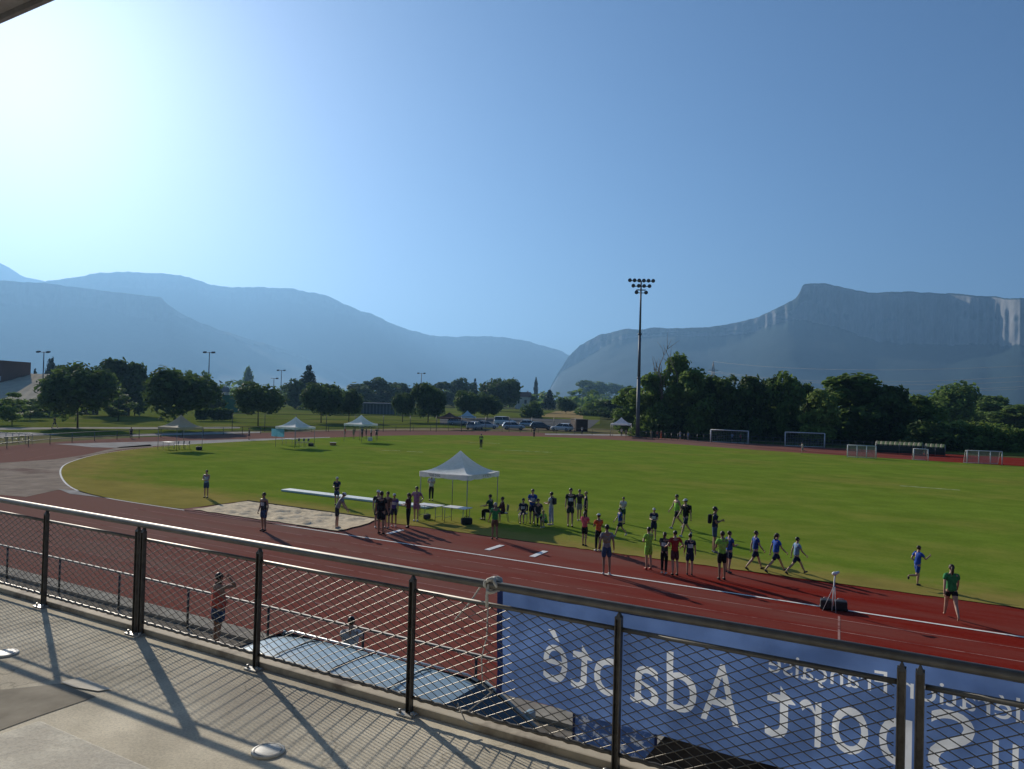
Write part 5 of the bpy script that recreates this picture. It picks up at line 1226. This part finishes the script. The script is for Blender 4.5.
A2, B2 = gr(967, 463.3, .02), gr(1002, 464.5, .02); goal(A2, B2, 13 * A2.y / F, .9, 'grey netted three bay goal on the lawn edge at the far right', 'pen_goal', 3, .10, 'netted pen goals on the far edge of the lawn', .05, .013)
A3, B3 = gr(913.7, 460.0, .02), gr(928, 460.6, .02); goal(A3, B3, 11.4 * A3.y / F, .8, 'small single netted goal in front of the dugouts', 'small_goal', 1, .11, None, .05, .012)
def dugout(x0, y0, x1, y1, top, label):
    a, b = gr(x0, y0, 0), gr(x1, y1, 0); d = b - a; L = Vector((d.x, d.y)).length; rz = math.atan2(d.y, d.x); H = (y0 - top) * a.y / F
    t = thing('dugout', label, 'dugout', (a.x, a.y, 0), rz, 'team dugouts beyond the track')
    n = max(4, int(L / .27)); rf = MB()
    for i in range(n):
        P = []
        for j in range(7):
            an = j / 6 * 1.25
            P.append([(L * (i + k / 4) / n, -.55 + 1.5 * math.sin(an) , H - 1.0 * (1 - math.cos(an)) * .9 + .07 * math.sin(PI * k / 4)) for k in range(5)])
        rf.grid(P, mi=i % 2)
    rf.build('roof', [mat('roof_cream', (.62, .62, .46), .5, trans=.3), mat('roof_green', (.22, .32, .18), .5, trans=.3)], t)
    MB().box((L / 2, .95, H * .42), (L, .04, H * .8)).build('back_panel', mat('dugout_back', (.03, .05, .055), .6), t)
    for x in (0, L): MB().box((x, .3, H * .42), (.04, 1.3, H * .8)).build('side_panel', mat('dugout_back'), t)
    MB().box((L / 2, .6, .42), (L - .2, .4, .05)).build('bench', mat('bench_dark', (.05, .05, .05), .6), t)
    nn = max(2, int(L / 2))
    for i in range(nn + 1): MB().tube([(.02 + (L - .04) * i / nn, -.45, 0), (.02 + (L - .04) * i / nn, -.45, H - .02)], .03, 6).build('post', M_pole, t)
dugout(875.5, 452.8, 922.5, 455, 441.0, 'long dark team dugout with a scalloped cream and green roof')
dugout(925, 455, 945, 456, 443.6, 'short dugout with the same scalloped roof at the right end of the long one')
# ------------------------------------------------------------------ barrier round the bend, tall fence behind it
BO = offset(OUTER, -1.6); pts = []
L = 0; last = None
sel = [p for p in BO if p[0] < -48]
acc = []; dist = 0
for i in range(len(sel) - 1):
    a, b = Vector(sel[i]), Vector(sel[i + 1]); l = (b - a).length; s = 0
    while dist <= s + l - 1e-6 and (dist - s) <= l:
        acc.append(a.lerp(b, max(0, min(1, dist / l)))); dist += 3.2
        if dist > l: break
    dist -= l
    if dist < 0: dist = 0
t = thing('bend_barrier', 'thin dark handrail barrier following the outside of the far bend', 'barrier', (0, 0, 0), RZ)
for p in acc[:90]: MB().tube([(p.x, p.y, -.03), (p.x, p.y, 1.05)], .035, 6).build('post', M_bar, t)
for z in (1.05, .5): MB().tube([(p[0], p[1], z) for p in sel], .03, 6).build('rail', M_bar, t)
t = thing('chain_link_fence', 'tall dark fence of thin posts and wires between the far bend and the park', 'fence', (0, 0, 0))
a, b = gr(232, 431.5, -.02), gr(575, 432, -.02); n = int((b - a).length / 4.6)
FP = [a.lerp(b, i / n) for i in range(n + 1)]
for p in FP: MB().tube([(p.x, p.y, -.03), (p.x, p.y, 2.7)], .05, 6).build('post', M_bar, t)
fw = MB()
for z in (.1, .7, 1.3, 1.9, 2.65): fw.tube([(p.x, p.y, z) for p in FP], .016 if z < 2 else .03, 4)
fw.build('wires', M_bar, t)
t = thing('wood_fence_line', 'low dark railing along the foot of the wood behind the goals', 'fence', (0, 0, 0))
a, b = gr(640, 438.2, 0), gr(880, 450, 0); n = 34
FP = [a.lerp(b, i / n) for i in range(n + 1)]
for p in FP: MB().tube([(p.x, p.y, -.03), (p.x, p.y, 1.1)], .04, 6).build('post', M_bar, t)
for z in (1.1, .55): MB().tube([(p.x, p.y, z) for p in FP], .03, 5).build('rail', M_bar, t)
# ------------------------------------------------------------------ vehicles
M_glass = mat('car_glass', (.015, .02, .026), .08, spec=.8, var=.1)
M_tyre = mat('tyre_rubber', (.015, .015, .015), .85)
M_rim = mat('wheel_rim', (.35, .35, .36), .35, metal=.7)
def car(loc, rz, paint, label, L=4.4, Wd=1.78, H=1.5, van=False, rails=False, group='cars parked beyond the far bend'):
    t = thing('parked_car', label, 'car', loc, rz, group); hl = L / 2; bz = .62 * H
    ring = lambda x, w, z0, z1: [(x, w * a, z0 + (z1 - z0) * b) for a, b in ((-.82, 0), (-.97, .18), (-1, .45), (-.97, .75), (-.90, .95), (-.7, 1.0), (0, 1.02), (.7, 1.0), (.90, .95), (.97, .75), (1, .45), (.97, .18), (.82, 0))]
    w = Wd / 2; st = [(-hl, w * .80, .42, bz * .86), (-hl + .08, w * .93, .28, bz * .97), (-hl + .7, w, .22, bz), (-.2, w, .2, bz), (hl - 1.35, w, .2, bz * .985), (hl - .75, w * .97, .21, bz * .92), (hl - .25, w * .89, .24, bz * .78), (hl - .04, w * .74, .32, bz * .62), (hl, w * .6, .4, bz * .52)]
    bb = MB(); P = [ring(*s) for s in st]; bb.grid(P); bb.add(P[0], [tuple(range(13))]); bb.add(P[-1], [tuple(range(12, -1, -1))])
    bb.build('body', paint, t)
    fx0 = hl - 1.15; rx0 = -hl + .12; fx1 = hl - (2.05 if not van else 1.75); rx1 = -hl + (.55 if not van else .2); wz = w * .74; z0, z1 = bz - .02, H - .06
    # roof: crowned panel
    P = []
    for i in range(13):
        s = i / 12; x = rx1 - .03 + (fx1 - rx1 + .06) * s; row = []
        for j in range(9):
            q = -1 + 2 * j / 8; e = max(abs(q), abs(2 * s - 1)); row.append((x, q * (wz + .03), H - .075 * abs(q) ** 3 - .085 * abs(2 * s - 1) ** 4 + .0))
        P.append(row)
    rb_ = MB(); rb_.grid(P); rb_.grid([[(a, b, c - .035) for a, b, c in r_] for r_ in P]); ro_ = rb_.build('roof', paint, t)
    if rails:
        for s in (-1, 1): MB().tube([(rx1 + .1, s * (wz - .06), H - .07), (rx1 + .25, s * (wz - .06), H + .0), (fx1 - .3, s * (wz - .06), H + .0), (fx1 - .1, s * (wz - .06), H - .06)], .022, 6).build('roof_rail', mat('rail_alu', (.55, .56, .56), .4, metal=.6), ro_)
    if rails:
        for f_ in (.22, .5, .78):  # thin dark bars running across the roof, slightly raised
            x = rx1 + (fx1 - rx1) * f_; bar_ = MB(); bar_.tube([(x, -wz + .1, H - .03), (x, -wz * .5, H + .012), (x, wz * .5, H + .012), (x, wz - .1, H - .03)], .012, 6); bar_.build('roof_dark_line', mat('roof_line_dark', (.03, .05, .07), .7), ro_)
        MB().tube([(rx1 + .18, .05, H - .03), (rx1 + .0, .05, H + .2)], .006, 5).build('aerial', M_dark, ro_)
    wq = lambda pts, nm: MB().add([Vector(p) for p in pts] , [(0, 1, 2, 3)]).build(nm, M_glass, t)
    wq([(fx0, -w * .84, z0), (fx0, w * .84, z0), (fx1, wz * .97, z1), (fx1, -wz * .97, z1)], 'windscreen')
    wq([(rx0, w * .84, z0), (rx0, -w * .84, z0), (rx1, -wz * .97, z1), (rx1, wz * .97, z1)], 'rear_window')
    for s in (-1, 1): wq([(rx0 + .05, s * w * .89, z0), (fx0 - .05, s * w * .89, z0), (fx1, s * wz, z1), (rx1, s * wz, z1)], 'side_window')
    for s in (-1, 1):
        for (a, b_) in (((fx0, s * w * .87, z0), (fx1, s * wz, z1)), ((rx0, s * w * .87, z0), (rx1, s * wz, z1)), (((fx0 + rx0) / 2, s * w * .90, z0), ((fx1 + rx1) / 2, s * (wz + .005), z1))):
            MB().tube([a, b_], .035, 6).build('pillar', paint, t)
        MB().box((fx0 - .25, s * (w + .09), bz + .06), (.12, .2, .13), bev=.03).build('mirror', paint, t)
        MB().ball((hl - .12, s * w * .66, bz * .66), (.12, .16, .085), 10, 6).build('headlight', mat('headlight', (.6, .6, .58), .15, spec=.8), t)
        for x in (-hl + .78, hl - .85):
            wh = MB(); wh.tube([(x, s * (w - .19), .31), (x, s * (w - .165), .31), (x, s * (w - .02), .31), (x, s * (w + .005), .31)], [.27, .315, .315, .27], 18); wo = wh.build('wheel', M_tyre, t)
            MB().tube([(x, s * (w - .02), .31), (x, s * (w + .012), .31)], .19, 14).build('rim', M_rim, wo)
    return t
paint = lambda n, c, m=.0: mat('paint_' + n, c, .38, metal=m, coat=.25, scale=2, var=.04)
for (px, yb, c, m_, rz, lab, van) in [(487, 428.5, (.62, .64, .66), 0, .1, 'white estate car at the left end of the parked row', False), (505, 425.5, (.70, .71, .71), 0, .05, 'white high roofed van in the rear row of the car park', True), (513.5, 429.5, (.50, .54, .58), .3, .15, 'silver car in front of the white van', False), (530, 427, (.34, .42, .5), .3, -.1, 'grey blue car right of the white van', False), (475, 429.5, (.4, .44, .47), .2, 1.2, 'pale car half hidden beside the light blue gazebo', False), (541, 429.5, (.05, .06, .07), .1, .1, 'dark car at the right end of the row near the hedge', False), (561.5, 431, (.66, .68, .70), 0, 2.6, 'white car parked alone left of the brown container', False), (458, 425, (.3, .33, .36), .2, .3, 'grey car behind the two gazebos', False)]:
    car(gr(px, yb, 0), rz, paint('%d%d' % (c[0] * 100, c[2] * 100), c, m_), lab, van=van, H=2.0 if van else 1.5, L=4.9 if van else 4.4)
# the pale blue car right below the terrace
vc = 9.7
uR, zR_ = onv(252, 648, vc); uF_, zF = onv(448, 690, vc - .2)
Lr = uF_ - uR; Lc = Lr + .55 + 2.05
car(W(uR - .55 + Lc / 2 + .1, vc, 0), RZ, paint('ice_blue', (.27, .36, .39), .1), 'pale ice blue car parked just below the terrace railing', L=Lc, Wd=1.86, H=1.62, rails=True, group='cars below the terrace')
# brown container by the car park
p = gr(579, 431, 0); t = thing('container', 'dark brown storage container beside the white car', 'container', (p.x, p.y, 0), .25)
MB().box((0, 0, 1.15), (2.4, 3.2, 2.2), bev=.04).build('body', mat('container_brown', (.05, .026, .02), .8, scale=3, var=.2), t)
MB().box((0, 0, 2.29), (2.55, 3.35, .08)).build('roof', mat('container_roof', (.07, .05, .045), .7), t)
for s in (-1, 1): MB().box((s * .57, -1.625, 1.15), (1.06, .05, 2.0)).build('door', mat('container_door', (.06, .03, .024), .7), t)
# ------------------------------------------------------------------ buildings
def at_z(px, py, Y, z): q = at(px, py, Y); return Vector((q.x, q.y, z))
hall = thing('sports_hall', 'low hall with a broad pale sloping roof and a brown block on top', 'building', (0, 0, 0))
xa, xb_ = at(-150, 400, 150).x, at(49, 396, 150).x; z0 = at(20, 400.5, 150).z; z1 = at(55, 375.5, 176).z
xbb = at(58, 376, 176).x
hb = MB(); hb.add([(xa, 150, 0), (xb_, 150, 0), (xbb, 176, 0), (xa, 176, 0), (xa, 150, z0), (xb_, 150, z0), (xbb, 176, z1), (xa, 176, z1)], [(0, 1, 5, 4), (1, 2, 6, 5), (2, 3, 7, 6), (3, 0, 4, 7)]); hb.build('wall', mat('hall_wall', (.09, .09, .085), .9, scale=.8, var=.2), hall)
hr_ = MB(); n = 40
hr_.grid([[Vector((xa - 1, 149.2, z0 + .0)).lerp(Vector((xa - 1, 177, z1 + .25)), j) .lerp(Vector((xb_ + .6, 149.2, z0)).lerp(Vector((xbb + .6, 177, z1 + .25)), j), i / n) + Vector((0, 0, .1 * (i % 2))) for j in (0, .5, 1)] for i in range(n + 1)], sm=False)
hr_.build('roof', mat('hall_roof', (.52, .45, .33), .95, scale=.4, var=.12), hall)
for k in range(9): MB().box((xa + 4 + k * 6.2, 149.9, 1.3), (3.4, .1, 1.5)).build('window', M_glass, hall)
q0 = at(30.3, 383, 176); q1 = at(-160, 383, 166); zt_ = at(20, 360.8, 166).z
MB().box(((q0.x + q1.x) / 2, 171, (zt_ + 4.5) / 2), (q0.x - q1.x, 10, zt_ - 4.5)).build('upper_block', mat('hall_cladding', (.16, .085, .06), .8, scale=1, var=.15, stretch=(6, 6, .3)), hall)
MB().box(((q0.x + q1.x) / 2 - 1.5, 165.95, at(10, 378.5, 166).z), (q0.x - q1.x - 6, .1, 1.3)).build('window', M_glass, hall)
MB().box((q0.x - 2.2, 165.93, at(25, 379, 166).z), (4.2, .12, 1.0)).build('panel', mat('hall_panel', (.45, .47, .5), .6), hall)
cl = thing('clubhouse', 'long low grey building with evenly spaced pale columns behind the park trees', 'building', (0, 0, 0))
a, b = at(357, 413, 235), at(397, 413, 235); zt_ = at(375, 403.5, 235).z; zb_ = 0
MB().box(((a.x + b.x) / 2, 239, zt_ / 2), (b.x - a.x, 8, zt_ - .1)).build('wall', mat('club_wall', (.16, .17, .18), .9), cl)
MB().box(((a.x + b.x) / 2, 238.4, zt_), (b.x - a.x + 1, 10.4, .35)).build('roof', mat('club_roof', (.2, .21, .22), .95), cl)
for k in range(13): MB().box((a.x + (b.x - a.x) * k / 12, 234.2, zt_ / 2 - .1), (.3, .3, zt_ - .25)).build('column', mat('club_column', (.24, .25, .26), .95), cl)
def house(px, yb, Y, wpx, hpx, roofpx, wall, roof, label, rz=.2):
    p = at(px, yb, Y); k = Y / F; w_, h_ = wpx * k, hpx * k + max(0, p.z); rh = roofpx * k
    t = thing('house', label, 'building', (p.x, p.y, 0), rz, 'houses beyond the park'); d_ = w_ * .8
    MB().box((0, 0, h_ / 2), (w_, d_, h_)).build('wall', wall, t)
    MB().add([(-w_ / 2 - .4, -d_ / 2 - .4, h_), (w_ / 2 + .4, -d_ / 2 - .4, h_), (w_ / 2 + .4, d_ / 2 + .4, h_), (-w_ / 2 - .4, d_ / 2 + .4, h_), (-w_ / 2 - .4, 0, h_ + rh), (w_ / 2 + .4, 0, h_ + rh)], [(0, 1, 5, 4), (2, 3, 4, 5), (1, 2, 5), (3, 0, 4), (3, 2, 1, 0)]).build('roof', roof, t)
    for s in (-.25, .25): MB().box((s * w_, -d_ / 2 - .03, h_ * .6), (w_ * .16, .08, h_ * .3)).build('window', M_glass, t)
    MB().box((w_ * .3, d_ * .1, h_ + rh * .8), (.8, .8, rh * .9)).build('chimney', wall, t)
hw_, hrf = mat('house_wall', (.55, .5, .42), .9, scale=1), mat('house_roof', (.2, .11, .08), .9, scale=2)
house(218, 404, 330, 18, 12, 5, hw_, mat('roof_grey', (.13, .12, .12), .9), 'pale house with a grey roof right of the round tree by the beige tent')
house(148, 404, 300, 16, 14, 6, mat('wall_dim', (.22, .2, .18), .9), mat('roof_grey'), 'dim house with a pitched roof between two dark park trees', .1)
house(523, 405, 420, 14, 8, 5, hw_, hrf, 'small house with a brown roof left of the slim cypress', -.2)
house(330, 404, 520, 22, 6, 4, hw_, hrf, 'distant pale house behind the round trees', .3)
house(262, 403, 420, 16, 9, 4, hw_, hrf, 'distant house behind the lamp posts left of the conifer', -.1)
t = thing('green_hoarding', 'green windbreak fence in front of the pale house on the left', 'fence', (0, 0, 0))
a, b = at(222, 405, 215), at(248, 405, 215)
MB().box(((a.x + b.x) / 2, 215, 2.4), (b.x - a.x, .08, 4.8)).build('screen', mat('green_screen', (.02, .14, .09), .8, scale=1, var=.2, trans=.3), t)
for k in range(5): MB().tube([(a.x + (b.x - a.x) * k / 4, 215.1, 0), (a.x + (b.x - a.x) * k / 4, 215.1, 5.0)], .06, 6).build('post', M_pole, t)
# ------------------------------------------------------------------ pylon and power lines
Yp = 620; p = at(712.5, 400, Yp); zt_ = at(712.5, 361.5, Yp).z
py_ = thing('pylon', 'grey lattice pylon above the trees right of the light mast', 'pylon', (p.x, p.y, 0))
lb = MB(); lv = [(0, 3.2), (.35, 1.9), (.62, 1.2), (.8, .8), (1, .12)]
for (s0, w0), (s1, w1) in zip(lv, lv[1:]):
    c0 = [(w0 * a, w0 * b, zt_ * s0) for a, b in ((-1, -1), (1, -1), (1, 1), (-1, 1))]; c1 = [(w1 * a, w1 * b, zt_ * s1) for a, b in ((-1, -1), (1, -1), (1, 1), (-1, 1))]
    for k in range(4): lb.tube([c0[k], c1[k]], .16, 4); lb.tube([c0[k], c1[(k + 1) % 4]], .10, 4); lb.tube([c0[(k + 1) % 4], c1[k]], .10, 4); lb.tube([c1[k], c1[(k + 1) % 4]], .1, 4)
M_pyl = mat('pylon_steel', (.12, .13, .14), .6, metal=.4)
lb.build('lattice', M_pyl, py_)
arms_ = []
for s, w_ in ((.82, 4.2), (.68, 5.2)):
    ab_ = MB(); ab_.tube([(-w_, 0, zt_ * s), (w_, 0, zt_ * s)], .14, 4); ab_.tube([(-w_, 0, zt_ * s), (0, 0, zt_ * s + 1.6), (w_, 0, zt_ * s)], .1, 4); ab_.build('cross_arm', M_pyl, py_)
    arms_ += [(p.x - w_, p.y, zt_ * s - .9), (p.x + w_, p.y, zt_ * s - .9)]
arms_.append((p.x, p.y, zt_))
M_wire = mat('power_cable', (.22, .23, .24), .5, metal=.4)
for k, ((x, y, z), ye, lab) in enumerate(zip(arms_, (381.5, 375, 389, 386, 366), ('power cable sagging right from the left end of the upper pylon arm', 'power cable sagging right from the right end of the upper pylon arm', 'lowest power cable crossing before the right mountain', 'power cable just above the lowest one before the right mountain', 'topmost power cable leaving the tip of the pylon'))):
    e = at(1090, ye - 4, 330); wb = MB(); pts = []
    for i in range(41):
        s = i / 40; q = Vector((x, y, z)).lerp(e, s); q.z -= 4 * (6.5 if k < 4 else 5) * s * (1 - s); pts.append(q)
    wb.tube(pts, [.085 * (1 - .4 * i / 40) for i in range(41)], 4); tag(wb.build('power_cable', M_wire), lab, 'cable', 'power cables before the right mountain')
